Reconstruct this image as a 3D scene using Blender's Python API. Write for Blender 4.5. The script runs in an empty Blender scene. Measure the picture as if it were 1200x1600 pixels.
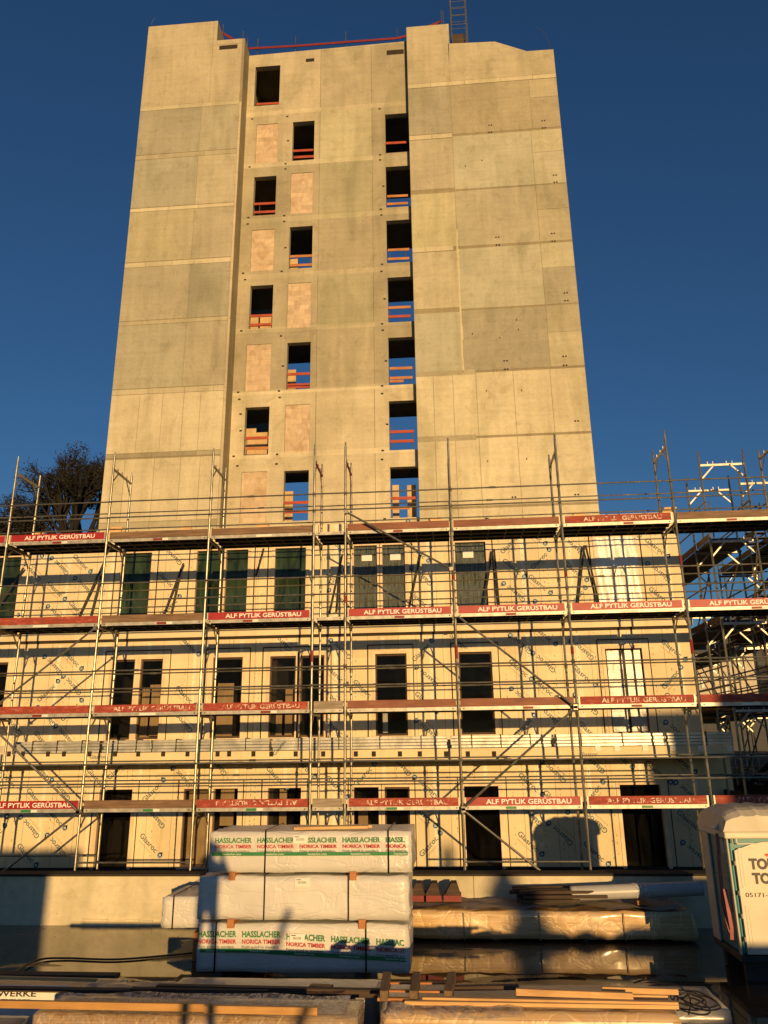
import bpy, bmesh, math, random
from mathutils import Vector, Matrix
random.seed(7)
scene = bpy.context.scene
col = scene.collection
R_ = math.radians

# ------------------------------------------------------------------ camera model (surveyed from the place)
F = 1202.0
PITCH, YAW, ROLL = R_(17.0906), R_(4.4957), R_(-0.7540)
ZC = 3.25                       # lens height above the yard


def basis():
    cy, sy, cp, sp = math.cos(YAW), math.sin(YAW), math.cos(PITCH), math.sin(PITCH)
    w = Vector((-sy * cp, cy * cp, sp)); r = Vector((cy, sy, 0)); u = r.cross(w)
    c, s = math.cos(ROLL), math.sin(ROLL)
    return c * r + s * u, -s * r + c * u, w


CR, CU, CW = basis()


def at(x, y, Y):
    """surveyed point of the photograph on the vertical plane at distance Y"""
    d = CW * F + CR * (x - 600) - CU * (y - 800)
    t = Y / d.y
    return Vector((d.x * t, Y, d.z * t + ZC))


def ax(x, y, Y): return at(x, y, Y).x
def az(x, y, Y): return at(x, y, Y).z


def onz(x, y, z):
    d = CW * F + CR * (x - 600) - CU * (y - 800)
    t = (z - ZC) / d.z
    return Vector((d.x * t, d.y * t, z))


cam = bpy.data.cameras.new('camera')
cam.sensor_fit = 'VERTICAL'; cam.sensor_height = 36; cam.lens = F / 1600 * 36
cam.clip_end = 3000; cam.clip_start = 0.05
co = bpy.data.objects.new('camera', cam); col.objects.link(co)
co.matrix_world = Matrix(((CR.x, CU.x, -CW.x, 0), (CR.y, CU.y, -CW.y, 0), (CR.z, CU.z, -CW.z, ZC), (0, 0, 0, 1)))
scene.camera = co

# ------------------------------------------------------------------ light
SUN = Vector((-0.29, 1.0, -0.110)).normalized()      # direction the light travels
elev = math.asin(-SUN.z)
world = bpy.data.worlds.new('World'); scene.world = world; world.use_nodes = True
nt = world.node_tree; nt.nodes.clear()
sky = nt.nodes.new('ShaderNodeTexSky'); sky.sky_type = 'NISHITA'; sky.sun_disc = False
sky.sun_elevation = elev
sky.sun_rotation = math.atan2(-SUN.x, -SUN.y)
sky.altitude = 200; sky.air_density = 1.0; sky.dust_density = 0.6; sky.ozone_density = 3.0
bg = nt.nodes.new('ShaderNodeBackground'); bg.inputs[1].default_value = 0.081
out = nt.nodes.new('ShaderNodeOutputWorld')
tint = nt.nodes.new('ShaderNodeMix'); tint.data_type = 'RGBA'; tint.blend_type = 'MULTIPLY'; tint.inputs[0].default_value = 1
tint.inputs[7].default_value = (.70, .96, 1.20, 1)      # white balance of the evening sky
nt.links.new(sky.outputs[0], tint.inputs[6]); nt.links.new(tint.outputs[2], bg.inputs[0]); nt.links.new(bg.outputs[0], out.inputs[0])
sl = bpy.data.lights.new('sun', 'SUN'); sl.energy = 5.0; sl.angle = R_(0.5); sl.color = (1.0, 0.622, 0.245)
so = bpy.data.objects.new('sun', sl); col.objects.link(so)
so.rotation_euler = SUN.to_track_quat('-Z', 'Y').to_euler(); so.location = (20, -40, 30)
scene.view_settings.view_transform = 'Standard'; scene.view_settings.look = 'None'; scene.view_settings.exposure = 0
scene.cycles.max_bounces = 6; scene.cycles.transparent_max_bounces = 12
scene.cycles.use_denoising = True


# ------------------------------------------------------------------ materials
class NB:
    def __init__(s, name):
        s.m = bpy.data.materials.new(name); s.m.use_nodes = True
        s.t = s.m.node_tree; s.p = s.t.nodes['Principled BSDF']
        s.out = s.t.nodes['Material Output']

    def n(s, typ, **kw):
        o = s.t.nodes.new('ShaderNode' + typ)
        for k, v in kw.items():
            if k.startswith('i_'):
                o.inputs[k[2:].replace('_', ' ')].default_value = v
            else:
                setattr(o, k, v)
        return o

    def l(s, a, b): s.t.links.new(a, b)

    def pos(s, scale=(1, 1, 1), obj=False, rot=(0, 0, 0)):
        if obj:
            src = s.n('TexCoord').outputs['Object']
        else:
            src = s.n('NewGeometry').outputs['Position']
        mp = s.n('Mapping'); mp.inputs['Scale'].default_value = scale; mp.inputs['Rotation'].default_value = rot
        s.l(src, mp.inputs[0]); return mp.outputs[0]

    def noise(s, vec, scale, detail=4, rough=.55, dist=0):
        o = s.n('TexNoise'); o.inputs['Scale'].default_value = scale; o.inputs['Detail'].default_value = detail
        o.inputs['Roughness'].default_value = rough; o.inputs['Distortion'].default_value = dist
        s.l(vec, o.inputs['Vector']); return o.outputs['Fac']

    def ramp(s, fac, stops):
        r = s.n('ValToRGB'); e = r.color_ramp.elements
        while len(e) < len(stops): e.new(0.5)
        for q, (p, c) in zip(e, stops):
            q.position = p; q.color = (*c, 1) if len(c) == 3 else c
        s.l(fac, r.inputs[0]); return r.outputs[0]

    def mix(s, fac, a, b, mode='MIX'):
        m = s.n('Mix', data_type='RGBA', blend_type=mode)
        for sock, v in ((m.inputs[0], fac), (m.inputs[6], a), (m.inputs[7], b)):
            if hasattr(v, 'is_linked') or hasattr(v, 'links'): s.l(v, sock)
            elif isinstance(v, (int, float)): sock.default_value = v
            else: sock.default_value = (*v, 1)
        return m.outputs[2]

    def math(s, op, a, b=0.0, clamp=False):
        m = s.n('Math', operation=op); m.use_clamp = clamp
        for sock, v in ((m.inputs[0], a), (m.inputs[1], b)):
            if isinstance(v, (int, float)): sock.default_value = v
            else: s.l(v, sock)
        return m.outputs[0]

    def bump(s, h, strength=.3, dist=.01):
        b = s.n('Bump'); b.inputs['Strength'].default_value = strength; b.inputs['Distance'].default_value = dist
        s.l(h, b.inputs['Height']); s.l(b.outputs[0], s.p.inputs['Normal']); return b.outputs[0]

    def set(s, **kw):
        for k, v in kw.items():
            sock = s.p.inputs[k.replace('_', ' ')]
            if isinstance(v, (int, float)): sock.default_value = v
            elif isinstance(v, tuple): sock.default_value = (*v, 1)
            else: s.l(v, sock)
        return s


def simple(name, c, rough=.6, metal=0, var=.25, scale=6, bump=0.0, bscale=40, **kw):
    b = NB(name); v = b.pos()
    f = b.noise(v, scale, 5)
    lo = tuple(x * (1 - var) for x in c); hi = tuple(min(1, x * (1 + var * .6)) for x in c)
    b.set(Base_Color=b.ramp(f, [(.3, lo), (.7, hi)]), Roughness=rough, Metallic=metal, **kw)
    if bump: b.bump(b.noise(v, bscale, 4), bump, .01)
    return b.m


def mat_concrete():
    b = NB('cast concrete')
    at_ = b.n('Attribute', attribute_name='tone')
    v = b.pos()
    big = b.noise(v, .45, 5, .6, .3)
    st = b.noise(b.pos((2.2, 2.2, .12)), 1.6, 5, .6)
    hz = b.noise(b.pos((.25, .25, 5)), 1.2, 4, .6)
    fine = b.noise(v, 9, 6, .65)
    blot = b.noise(v, 1.7, 6, .7, .8)
    c = b.ramp(big, [(.3, (.37, .34, .255)), (.55, (.445, .41, .31)), (.75, (.50, .46, .35))])
    c = b.mix(.20, c, b.ramp(st, [(.32, (.55, .53, .48)), (.55, (1, 1, 1)), (.7, (1.12, 1.12, 1.1))]), 'MULTIPLY')
    c = b.mix(.16, c, b.ramp(hz, [(.35, (.65, .63, .58)), (.6, (1.05, 1.05, 1.05))]), 'MULTIPLY')
    c = b.mix(.30, c, b.ramp(fine, [(.3, (.7, .68, .62)), (.6, (1.05, 1.05, 1.05))]), 'MULTIPLY')
    pit = b.n('TexVoronoi'); pit.inputs['Scale'].default_value = 3.2; b.l(v, pit.inputs['Vector'])
    c = b.mix(1, c, b.ramp(pit.outputs['Distance'], [(.02, (.35, .32, .28)), (.045, (1, 1, 1))]), 'MULTIPLY')
    c = b.mix(.5, c, b.ramp(blot, [(.34, (.72, .70, .64)), (.46, (1, 1, 1)), (.60, (1, 1, 1)), (.72, (1.16, 1.15, 1.12))]), 'MULTIPLY')
    # slow rain smears
    sm = b.noise(b.pos((.9, .9, .25)), .7, 3, .5, 1.2)
    c = b.mix(.35, c, b.ramp(sm, [(.38, (.62, .64, .55)), (.5, (1, 1, 1))]), 'MULTIPLY')
    tn = b.n('Mix', data_type='RGBA', blend_type='MULTIPLY'); tn.inputs[0].default_value = 1
    b.l(c, tn.inputs[6]); b.l(at_.outputs['Color'], tn.inputs[7])
    b.set(Base_Color=tn.outputs[2], Roughness=.88)
    b.bump(b.math('ADD', b.noise(v, 22, 6, .7), b.math('MULTIPLY', b.noise(b.pos((1, 1, 3)), 1.5, 4), 1.5)), .4, .015)
    return b.m


def mat_board():
    b = NB('gypsum sheathing board'); v = b.pos()
    f = b.noise(v, .8, 4); g = b.noise(v, 14, 4)
    c = b.ramp(f, [(.3, (.68, .58, .37)), (.7, (.78, .67, .45))])
    c = b.mix(.2, c, b.ramp(g, [(.35, (.8, .78, .74)), (.6, (1.03, 1.03, 1.03))]), 'MULTIPLY')
    sp = b.n('SeparateXYZ'); b.l(b.n('NewGeometry').outputs['Position'], sp.inputs[0])
    fx = b.math('FLOOR', b.math('DIVIDE', sp.outputs['X'], 1.24)); fz = b.math('FLOOR', b.math('DIVIDE', sp.outputs['Z'], 2.75))
    cm = b.n('CombineXYZ'); b.l(fx, cm.inputs[0]); b.l(fz, cm.inputs[1])
    wn = b.n('TexWhiteNoise'); b.l(cm.outputs[0], wn.inputs['Vector'])
    c = b.mix(1, c, b.ramp(wn.outputs['Value'], [(.0, (.88, .87, .86)), (1, (1.06, 1.05, 1.04))]), 'MULTIPLY')
    stn = b.noise(b.pos((1, 1, .25)), 2.2, 5, .65, .5)
    c = b.mix(.5, c, b.ramp(stn, [(.30, (.72, .66, .58)), (.42, (1, 1, 1))]), 'MULTIPLY')
    b.set(Base_Color=c, Roughness=.75); b.bump(g, .08, .004)
    return b.m


def mat_wood(name, c1, c2, rough=.7, scale=1.0, axis='x', coat=0):
    b = NB(name)
    sc = {'x': (.5, 9, 9), 'y': (9, .5, 9), 'z': (9, 9, .5)}[axis]
    g = b.noise(b.pos(sc), 3 * scale, 6, .6, .5); k = b.noise(b.pos(), 2, 3)
    c = b.ramp(g, [(.3, c1), (.7, c2)])
    c = b.mix(.45, c, b.ramp(k, [(.35, (.55, .5, .45)), (.65, (1.1, 1.1, 1.1))]), 'MULTIPLY')
    b.set(Base_Color=c, Roughness=rough)
    if coat: b.set(Coat_Weight=coat)
    b.bump(g, .25, .006)
    return b.m


def mat_redboard(worn):
    b = NB('red painted toe board' + (' worn' if worn else ''))
    v = b.pos((1, 1, 3)); f = b.noise(v, 5, 6, .7)
    if worn:
        c = b.ramp(f, [(.36, (.19, .05, .03)), (.5, (.30, .035, .02)), (.62, (.36, .09, .055)), (.72, (.42, .24, .17))])
    else:
        c = b.ramp(b.noise(v, 3, 6, .75), [(.3, (.18, .010, .010)), (.5, (.34, .010, .014)), (.8, (.38, .025, .02))])
    b.set(Base_Color=c, Roughness=.5 if not worn else .75)
    b.bump(f, .1, .004)
    return b.m


def mat_print(worn):
    b = NB('white print' + (' worn' if worn else ''))
    if worn:
        f = b.noise(b.pos((1, 1, 1)), 9, 4, .7)
        b.set(Base_Color=b.ramp(f, [(.46, (.33, .07, .045)), (.56, (.72, .62, .52))]), Roughness=.7)
    else:
        b.set(Base_Color=(.85, .82, .78), Roughness=.5)
    return b.m


def mat_steel():
    b = NB('galvanised steel'); v = b.pos()
    f = b.noise(v, 3, 4); g = b.noise(v, 30, 3)
    c = b.ramp(f, [(.3, (.15, .145, .12)), (.7, (.33, .32, .27))])
    c = b.mix(.4, c, b.ramp(g, [(.4, (.55, .5, .42)), (.6, (1.1, 1.1, 1.1))]), 'MULTIPLY')
    b.set(Base_Color=c, Roughness=.38, Metallic=.75); return b.m


def mat_wrap(name='white wrapping film', lo=(.54, .53, .50), hi=(.66, .65, .62)):
    b = NB(name); v = b.pos()
    w1 = b.noise(b.pos((.8, .8, 2.2)), 1.5, 3, .5, 1.2)
    w2 = b.noise(b.pos((2.6, 1, .8), rot=(0, .6, 0)), 1.6, 2, .5, 1.5)
    msk = b.ramp(b.noise(v, .9, 2), [(.42, (0, 0, 0)), (.62, (1, 1, 1))])
    a1 = b.math('MINIMUM', b.math('ABSOLUTE', b.math('SUBTRACT', w1, .5)), .05)
    a2 = b.math('MULTIPLY', b.math('MINIMUM', b.math('ABSOLUTE', b.math('SUBTRACT', w2, .5)), .04), msk)
    h = b.math('ADD', b.math('MULTIPLY', a1, 1.0), a2)
    h = b.math('ADD', h, b.math('MULTIPLY', b.noise(v, 2.2, 2), .25))
    f = b.noise(v, 1.2, 3)
    b.set(Base_Color=b.ramp(f, [(.3, lo), (.7, hi)]), Roughness=.36, Coat_Weight=.35, Coat_Roughness=.18)
    b.bump(h, 1.0, .075); return b.m


def mat_foil():
    b = NB('boards under clear foil'); v = b.pos()
    w1 = b.noise(b.pos((1.3, 1, .7), rot=(0, .5, .2)), .9, 3, .5, 1.6)
    w2 = b.noise(b.pos((.7, 1, 1.6), rot=(0, -.6, 0)), 1.3, 3, .5, 1.4)
    msk = b.ramp(b.noise(v, .8, 2), [(.40, (0, 0, 0)), (.60, (1, 1, 1))])
    a = b.math('ABSOLUTE', b.math('SUBTRACT', w1, .5)); d = b.math('ABSOLUTE', b.math('SUBTRACT', w2, .5))
    g = b.noise(b.pos((.3, 5, 22)), 2, 5)
    c = b.ramp(g, [(.3, (.46, .30, .13)), (.7, (.64, .45, .22))])
    r1 = b.ramp(a, [(.0, (.45, .40, .32)), (.007, (0, 0, 0))]); r2 = b.ramp(d, [(.0, (.45, .40, .32)), (.006, (0, 0, 0))])  # highlights on the foil folds, painted into the base colour below
    c = b.mix(b.math('MULTIPLY', msk, .95), c, r1, 'ADD'); c = b.mix(b.math('MULTIPLY', msk, .95), c, r2, 'ADD')
    haze = b.noise(b.pos((.8, .8, 1.6)), 1.2, 4, .6, 1)
    c = b.mix(b.ramp(haze, [(.45, (0, 0, 0)), (.75, (.35, .35, .35))]), c, (.55, .48, .38))
    b.set(Base_Color=c, Roughness=.4, Coat_Weight=.9, Coat_Roughness=.14)
    h = b.math('ADD', b.math('MINIMUM', a, .06), b.math('MINIMUM', d, .05))
    b.bump(b.math('ADD', h, b.math('MULTIPLY', b.noise(v, 3, 2), .12)), .9, .09); return b.m


def mat_foil_clear():
    b = NB('loose clear foil')
    w1 = b.noise(b.pos((2.0, 1.4, 1.2), rot=(0, .2, .5)), 1.7, 6, .6, 2.4)
    h = b.math('ABSOLUTE', b.math('SUBTRACT', w1, .5))
    tr = b.n('BsdfTransparent'); tr.inputs[0].default_value = (.93, .92, .9, 1)
    b.set(Base_Color=(.62, .58, .52), Roughness=.22)
    bm = b.bump(h, .6, .04)
    mx = b.n('MixShader')
    fac = b.ramp(h, [(.0, (.85,) * 3), (.05, (.30,) * 3), (.2, (.16,) * 3)])
    b.l(fac, mx.inputs[0]); b.l(tr.outputs[0], mx.inputs[1]); b.l(b.p.outputs[0], mx.inputs[2])
    b.l(mx.outputs[0], b.out.inputs[0]); return b.m


def mat_glass(name, tint, density, streak=0.0):
    b = NB(name)
    c = tint
    if streak:
        s1 = b.noise(b.pos((14, 14, .35)), 3.2, 5, .7)
        cc = b.ramp(s1, [(.46, tint), (.50, tuple(min(1, x + streak) for x in tint)), (.56, tint), (.64, tuple(min(1, x + streak * .6) for x in tint))])
    else:
        s1 = b.noise(b.pos((3, 3, .8)), 1.3, 4, .6, 1)
        cc = b.ramp(s1, [(.35, tuple(x * .4 for x in tint)), (.7, tuple(x * 1.4 for x in tint))])
    b.set(Base_Color=cc, Roughness=.06, Specular_IOR_Level=.25)
    tr = b.n('BsdfTransparent'); mx = b.n('MixShader'); mx.inputs[0].default_value = density
    b.l(tr.outputs[0], mx.inputs[1]); b.l(b.p.outputs[0], mx.inputs[2]); b.l(mx.outputs[0], b.out.inputs[0])
    return b.m


def mat_ground():
    b = NB('wet yard ground'); v = b.pos()
    f = b.noise(b.pos((.6, 1.2, 1)), .55, 6, .6, .8); g = b.noise(v, 9, 6, .7)
    wet = b.ramp(f, [(.56, (1, 1, 1)), (.60, (.0, .0, .0))])
    dry = b.ramp(g, [(.3, (.060, .047, .032)), (.7, (.115, .092, .064))])
    c = b.mix(wet, dry, (.058, .040, .022))
    ro = b.mix(wet, (.35, .35, .35), (.02, .02, .02))
    b.set(Base_Color=c, Roughness=ro, Specular_IOR_Level=1.0)
    bu = b.n('Bump'); bu.inputs['Distance'].default_value = .01
    b.l(b.mix(wet, (.30, .30, .30), (.006, .006, .006)), bu.inputs['Strength']); b.l(g, bu.inputs['Height'])
    b.l(bu.outputs[0], b.p.inputs['Normal'])
    return b.m


def mat_brick():
    b = NB('light brick infill')
    br = b.n('TexBrick'); br.inputs['Scale'].default_value = 1.0
    br.inputs['Brick Width'].default_value = .5; br.inputs['Row Height'].default_value = .25; br.inputs['Mortar Smooth'].default_value = .1
    br.inputs['Mortar Size'].default_value = .006
    br.inputs['Color1'].default_value = (.56, .47, .36, 1); br.inputs['Color2'].default_value = (.44, .36, .27, 1)
    br.inputs['Mortar'].default_value = (.42, .33, .25, 1)
    b.l(b.pos((1, 1, 1), rot=(R_(90), 0, 0)), br.inputs['Vector'])
    f = b.noise(b.pos((1.5, 1, 1)), 1.6, 6, .65, 1)
    c = b.mix(.75, br.outputs['Color'], b.ramp(f, [(.35, (.80, .66, .52)), (.5, (1, .93, .84)), (.65, (1.15, 1.08, 1.0))]), 'MULTIPLY')
    b.set(Base_Color=c, Roughness=.9); return b.m


def mat_foliage(name, c):
    return simple(name, c, .7, var=.5, scale=1.5)


M = dict(
    concrete=mat_concrete(), board=mat_board(), steel=mat_steel(),
    red=mat_redboard(False), redw=mat_redboard(True), pr=mat_print(False), prw=mat_print(True),
    wrap=mat_wrap(), wrap_shade=mat_wrap('shade-darkened film', (.20, .20, .20), (.30, .295, .28)), foil=mat_foil(), clear=mat_foil_clear(), ground=mat_ground(), brick=mat_brick(),  # second film is a darker copy, foreground shade put into its colour
    board_wood=mat_wood('weathered toe board wood', (.10, .055, .03), (.26, .16, .09)),
    redwood=mat_wood('reddish stained board', (.17, .06, .035), (.30, .12, .07)),
    greywood=mat_wood('grey board', (.22, .18, .13), (.38, .32, .25)),
    pine=mat_wood('fresh pine', (.52, .30, .11), (.70, .45, .20), .6),
    pine_y=mat_wood('fresh pine crosswise', (.48, .28, .11), (.66, .42, .19), .6, axis='y'),
    orange=mat_wood('orange stained timber', (.36, .13, .035), (.54, .24, .08), .6),
    golden=mat_wood('golden plank', (.42, .22, .06), (.60, .34, .12), .55),
    brownwood=mat_wood('brown batten', (.10, .06, .03), (.22, .14, .075), .7, axis='y'),
    darkwood=mat_wood('dark timber', (.035, .022, .014), (.09, .055, .035), .8),
    spruce=mat_wood('pale framed timber', (.70, .53, .34), (.85, .68, .47), .65, axis='z'),
    guard=mat_wood('red guard board', (.30, .035, .02), (.46, .09, .04)),
    redpaint=simple('red lacquer', (.20, .012, .010), .55),
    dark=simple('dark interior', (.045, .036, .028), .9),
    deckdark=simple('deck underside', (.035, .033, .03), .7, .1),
    steelrim=simple('aluminium rim', (.44, .42, .37), .45, .35, .35, 8),
    black=simple('black rubber', (.012, .012, .012), .5),
    joint=simple('dark joint', (.03, .022, .015), .9),
    foilpine=None, foilosb=None, silver=simple('silver profile', (.48, .48, .45), .38, .3, .4, 3, .3, 12),
    pipe=simple('grey plastic pipe', (.40, .41, .42), .38, 0, .08),
    printdark=simple('board print ink', (.055, .12, .145), .7),
    printblue=simple('blue logo ink', (.015, .12, .24), .6),
    printgrey=simple('grey print ink', (.33, .27, .20), .7),
    green=simple('green print', (.02, .20, .06), .5, var=.1), redprint=simple('red print', (.45, .02, .03), .5, var=.1),
    greyprint=simple('grey print', (.12, .12, .11), .5, var=.1), paper=simple('white paper', (.75, .74, .70), .6, var=.05),
    film=simple('white protective film', (.74, .72, .64), .28, 0, .25, 2.5, .8, 5),
    filmgrey=simple('grey protective film', (.27, .285, .28), .3, 0, .45, 2.0, .9, 5),
    toicream=simple('cream cabin plastic', (.62, .57, .45), .42, 0, .10, 3),
    toiroof=simple('grey cream cabin roof', (.50, .46, .37), .45, 0, .15, 3),
    toiteal=simple('teal cabin plastic', (.015, .19, .21), .4, 0, .12, 2),
    toidark=simple('dark lettering', (.02, .018, .02), .5), heart=simple('red heart', (.6, .02, .02), .5),
    pink=simple('faded pink webbing', (.35, .12, .12), .7), blue=simple('blue rope', (.1, .2, .4), .6),
    glass_dark=mat_glass('dark window glass', (.012, .012, .012), .34),
    glass_green=mat_glass('green tinted window glass', (.030, .050, .026), .95),
    glass_lace=mat_glass('dusty streaked glass', (.030, .042, .028), .95, .16),
    plaster=simple('beige plaster', (.52, .47, .38), .85), darkplaster=simple('dark slate cladding', (.055, .058, .066), .8),
    bark=simple('dark bark', (.010, .008, .007), .9), leaf=mat_foliage('dark leaves', (.030, .033, .014)),
    leaf2=mat_foliage('mistletoe leaves', (.016, .016, .008)),
    skin=simple('skin', (.5, .3, .22), .5), coat=simple('dark jacket', (.04, .045, .06), .8), jeans=simple('blue jeans', (.05, .07, .13), .8),
    container=simple('grey site container', (.25, .27, .28), .5), tile=simple('roof tile', (.22, .09, .05), .8),
    dullsteel=simple('dull weathered steel', (.12, .115, .10), .6, .4), 
    tape=simple('pale joint tape', (.80, .72, .54), .6, 0, .2, 7),
    soil=simple('packed soil', (.10, .08, .055), .95, 0, .3, 2, .6, 14),
)
def mat_layers(name, dark, light, band, chips=False):
    b = NB(name); v = b.pos()
    sp = b.n('SeparateXYZ'); b.l(v, sp.inputs[0])
    fr = b.math('FRACT', b.math('DIVIDE', sp.outputs['Z'], band))
    g = b.noise(b.pos((.5, 6, 20)), 2, 5) if not chips else b.noise(v, 30, 5, .7)
    c = b.ramp(g, [(.3, dark), (.7, light)])
    c = b.mix(1, c, b.ramp(fr, [(.0, (.25, .2, .15)), (.07, (1, 1, 1)), (.93, (1, 1, 1)), (1, (.25, .2, .15))]), 'MULTIPLY')
    w1 = b.noise(b.pos((1.3, 1.2, .7), rot=(0, .5, .2)), 1.2, 3, .5, 1.6); a = b.math('ABSOLUTE', b.math('SUBTRACT', w1, .5))
    haze = b.noise(b.pos((.8, .8, 1.6)), 1.8, 4, .6, 1)
    c = b.mix(b.ramp(haze, [(.40, (0, 0, 0)), (.7, (.45, .45, .45))]), c, (.50, .46, .40))
    c = b.mix(.4, c, b.ramp(a, [(.0, (.5, .45, .36)), (.012, (0, 0, 0))]), 'ADD')  # bright fold glints added to the board colour
    b.set(Base_Color=c, Roughness=.4, Coat_Weight=.8, Coat_Roughness=.15)
    b.bump(b.math('ADD', b.math('MINIMUM', a, .06), b.math('MULTIPLY', b.noise(v, 3, 2), .12)), .8, .06); return b.m


M['foilpine'] = mat_layers('pine boards under foil', (.46, .28, .11), (.62, .42, .2), .062)
M['foilosb'] = mat_layers('strand boards under foil', (.20, .12, .05), (.50, .33, .15), .022, True)
M['ply'] = mat_wood('lit plywood', (.48, .33, .16), (.60, .44, .24), .7, axis='z')
M['osb'] = simple('strand board', (.40, .25, .10), .7, 0, .6, 28, .5, 40)


# ------------------------------------------------------------------ mesh builder
class MB:
    def __init__(s): s.v = []; s.f = []; s.mi = []; s.tone = []; s.mk = []

    def mark(s): s.mk.append((len(s.v), len(s.f)))

    def each(s, name, mats, parent, **kw):
        """every primitive becomes a part of its own"""
        mk = s.mk + [(len(s.v), len(s.f))]; res = []
        for (v0, f0), (v1, f1) in zip(mk, mk[1:]):
            m = MB(); m.v = s.v[v0:v1]; m.f = [tuple(i - v0 for i in f) for f in s.f[f0:f1]]; m.mi = s.mi[f0:f1]; m.tone = s.tone[f0:f1]
            res.append(m.build(name, mats, parent, **kw))
        return res

    def face(s, pts, mi=0, tone=(1, 1, 1)):
        i = len(s.v); s.v += [tuple(p) for p in pts]; s.f.append(tuple(range(i, i + len(pts)))); s.mi.append(mi); s.tone.append(tone)

    def box(s, x0, x1, y0, y1, z0, z1, mi=0, tone=(1, 1, 1)):
        s.mark()
        if x0 > x1: x0, x1 = x1, x0
        if y0 > y1: y0, y1 = y1, y0
        if z0 > z1: z0, z1 = z1, z0
        i = len(s.v)
        s.v += [(x0, y0, z0), (x1, y0, z0), (x1, y1, z0), (x0, y1, z0), (x0, y0, z1), (x1, y0, z1), (x1, y1, z1), (x0, y1, z1)]
        for q in ((0, 3, 2, 1), (4, 5, 6, 7), (0, 1, 5, 4), (1, 2, 6, 5), (2, 3, 7, 6), (3, 0, 4, 7)):
            s.f.append(tuple(i + k for k in q)); s.mi.append(mi); s.tone.append(tone)

    def bar(s, p, q, w, h, mi=0, tone=(1, 1, 1), up=(0, 0, 1)):
        s.mark(); p, q = Vector(p), Vector(q); d = (q - p).normalized(); u = Vector(up)
        if abs(d.dot(u)) > .95: u = Vector((0, 1, 0))
        a = d.cross(u).normalized(); b = a.cross(d).normalized()
        i = len(s.v)
        for c in (p, q):
            for sa, sb in ((-1, -1), (1, -1), (1, 1), (-1, 1)):
                s.v.append(tuple(c + a * sa * w / 2 + b * sb * h / 2))
        for k in range(4):
            s.f.append((i + k, i + (k + 1) % 4, i + 4 + (k + 1) % 4, i + 4 + k)); s.mi.append(mi); s.tone.append(tone)
        s.f.append((i + 3, i + 2, i + 1, i)); s.f.append((i + 4, i + 5, i + 6, i + 7)); s.mi += [mi] * 2; s.tone += [tone] * 2

    def tube(s, p, q, r, n=8, mi=0, r2=None, caps=True):
        s.mark(); p, q = Vector(p), Vector(q); d = (q - p).normalized(); u = Vector((0, 0, 1))
        if abs(d.dot(u)) > .9: u = Vector((1, 0, 0))
        a = d.cross(u).normalized(); b = a.cross(d); r2 = r if r2 is None else r2
        i = len(s.v)
        for c, rr in ((p, r), (q, r2)):
            for k in range(n):
                t = 2 * math.pi * k / n
                s.v.append(tuple(c + a * rr * math.cos(t) + b * rr * math.sin(t)))
        for k in range(n):
            s.f.append((i + k, i + (k + 1) % n, i + n + (k + 1) % n, i + n + k)); s.mi.append(mi); s.tone.append((1, 1, 1))
        if caps:
            s.f.append(tuple(i + k for k in reversed(range(n)))); s.f.append(tuple(i + n + k for k in range(n)))
            s.mi += [mi] * 2; s.tone += [(1, 1, 1)] * 2

    def path(s, pts, r, n=6, mi=0):
        for a, b in zip(pts, pts[1:]): s.tube(a, b, r, n, mi)

    def prism(s, poly, y0, y1, mi=0, tone=(1, 1, 1)):
        """polygon of (x, z) pushed from y0 to y1"""
        n = len(poly)
        s.face([(x, y0, z) for x, z in poly], mi, tone)
        s.face([(x, y1, z) for x, z in reversed(poly)], mi, tone)
        for k in range(n):
            (xa, za), (xb, zb) = poly[k], poly[(k + 1) % n]
            s.face([(xa, y1, za), (xb, y1, zb), (xb, y0, zb), (xa, y0, za)], mi, tone)

    def build(s, name, mats, parent=None, smooth=False, bevel=0, loc=None):
        if not isinstance(mats, (list, tuple)): mats = [mats]
        me = bpy.data.meshes.new(name)
        vs = s.v
        if loc is not None: vs = [(x - loc[0], y - loc[1], z - loc[2]) for x, y, z in vs]
        me.from_pydata(vs, [], s.f)
        for m in mats: me.materials.append(m)
        me.polygons.foreach_set('material_index', s.mi)
        at_ = me.attributes.new('tone', 'FLOAT_COLOR', 'FACE')
        flat = []
        for t in s.tone: flat += [t[0], t[1], t[2], 1]
        at_.data.foreach_set('color', flat)
        if smooth: me.polygons.foreach_set('use_smooth', [True] * len(me.polygons))
        bmm = bmesh.new(); bmm.from_mesh(me)
        if smooth: bmesh.ops.remove_doubles(bmm, verts=bmm.verts, dist=1e-5)
        bmesh.ops.recalc_face_normals(bmm, faces=bmm.faces); bmm.to_mesh(me); bmm.free()
        me.update()
        o = bpy.data.objects.new(name, me); col.objects.link(o)
        if parent is not None:
            o.parent = parent
            if parent.location.length: o.location = (0, 0, 0) if loc is not None else -parent_world(parent)
        elif loc is not None: o.location = loc
        if bevel:
            bv = o.modifiers.new('bevel', 'BEVEL'); bv.width = bevel; bv.segments = 2; bv.limit_method = 'ANGLE'
        return o


def parent_world(o):
    v = Vector((0, 0, 0))
    while o is not None: v = v + o.location; o = o.parent
    return v


def empty(name, label, cat, loc=(0, 0, 0), group=None):
    o = bpy.data.objects.new(name, None); col.objects.link(o); o.location = loc; o.empty_display_size = .3
    o['label'] = label; o['category'] = cat
    if group: o['group'] = group
    return o


def tag(o, label=None, cat=None, group=None, kind=None):
    if label: o['label'] = label
    if cat: o['category'] = cat
    if group: o['group'] = group
    if kind: o['kind'] = kind
    return o


_tc = {}


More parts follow.
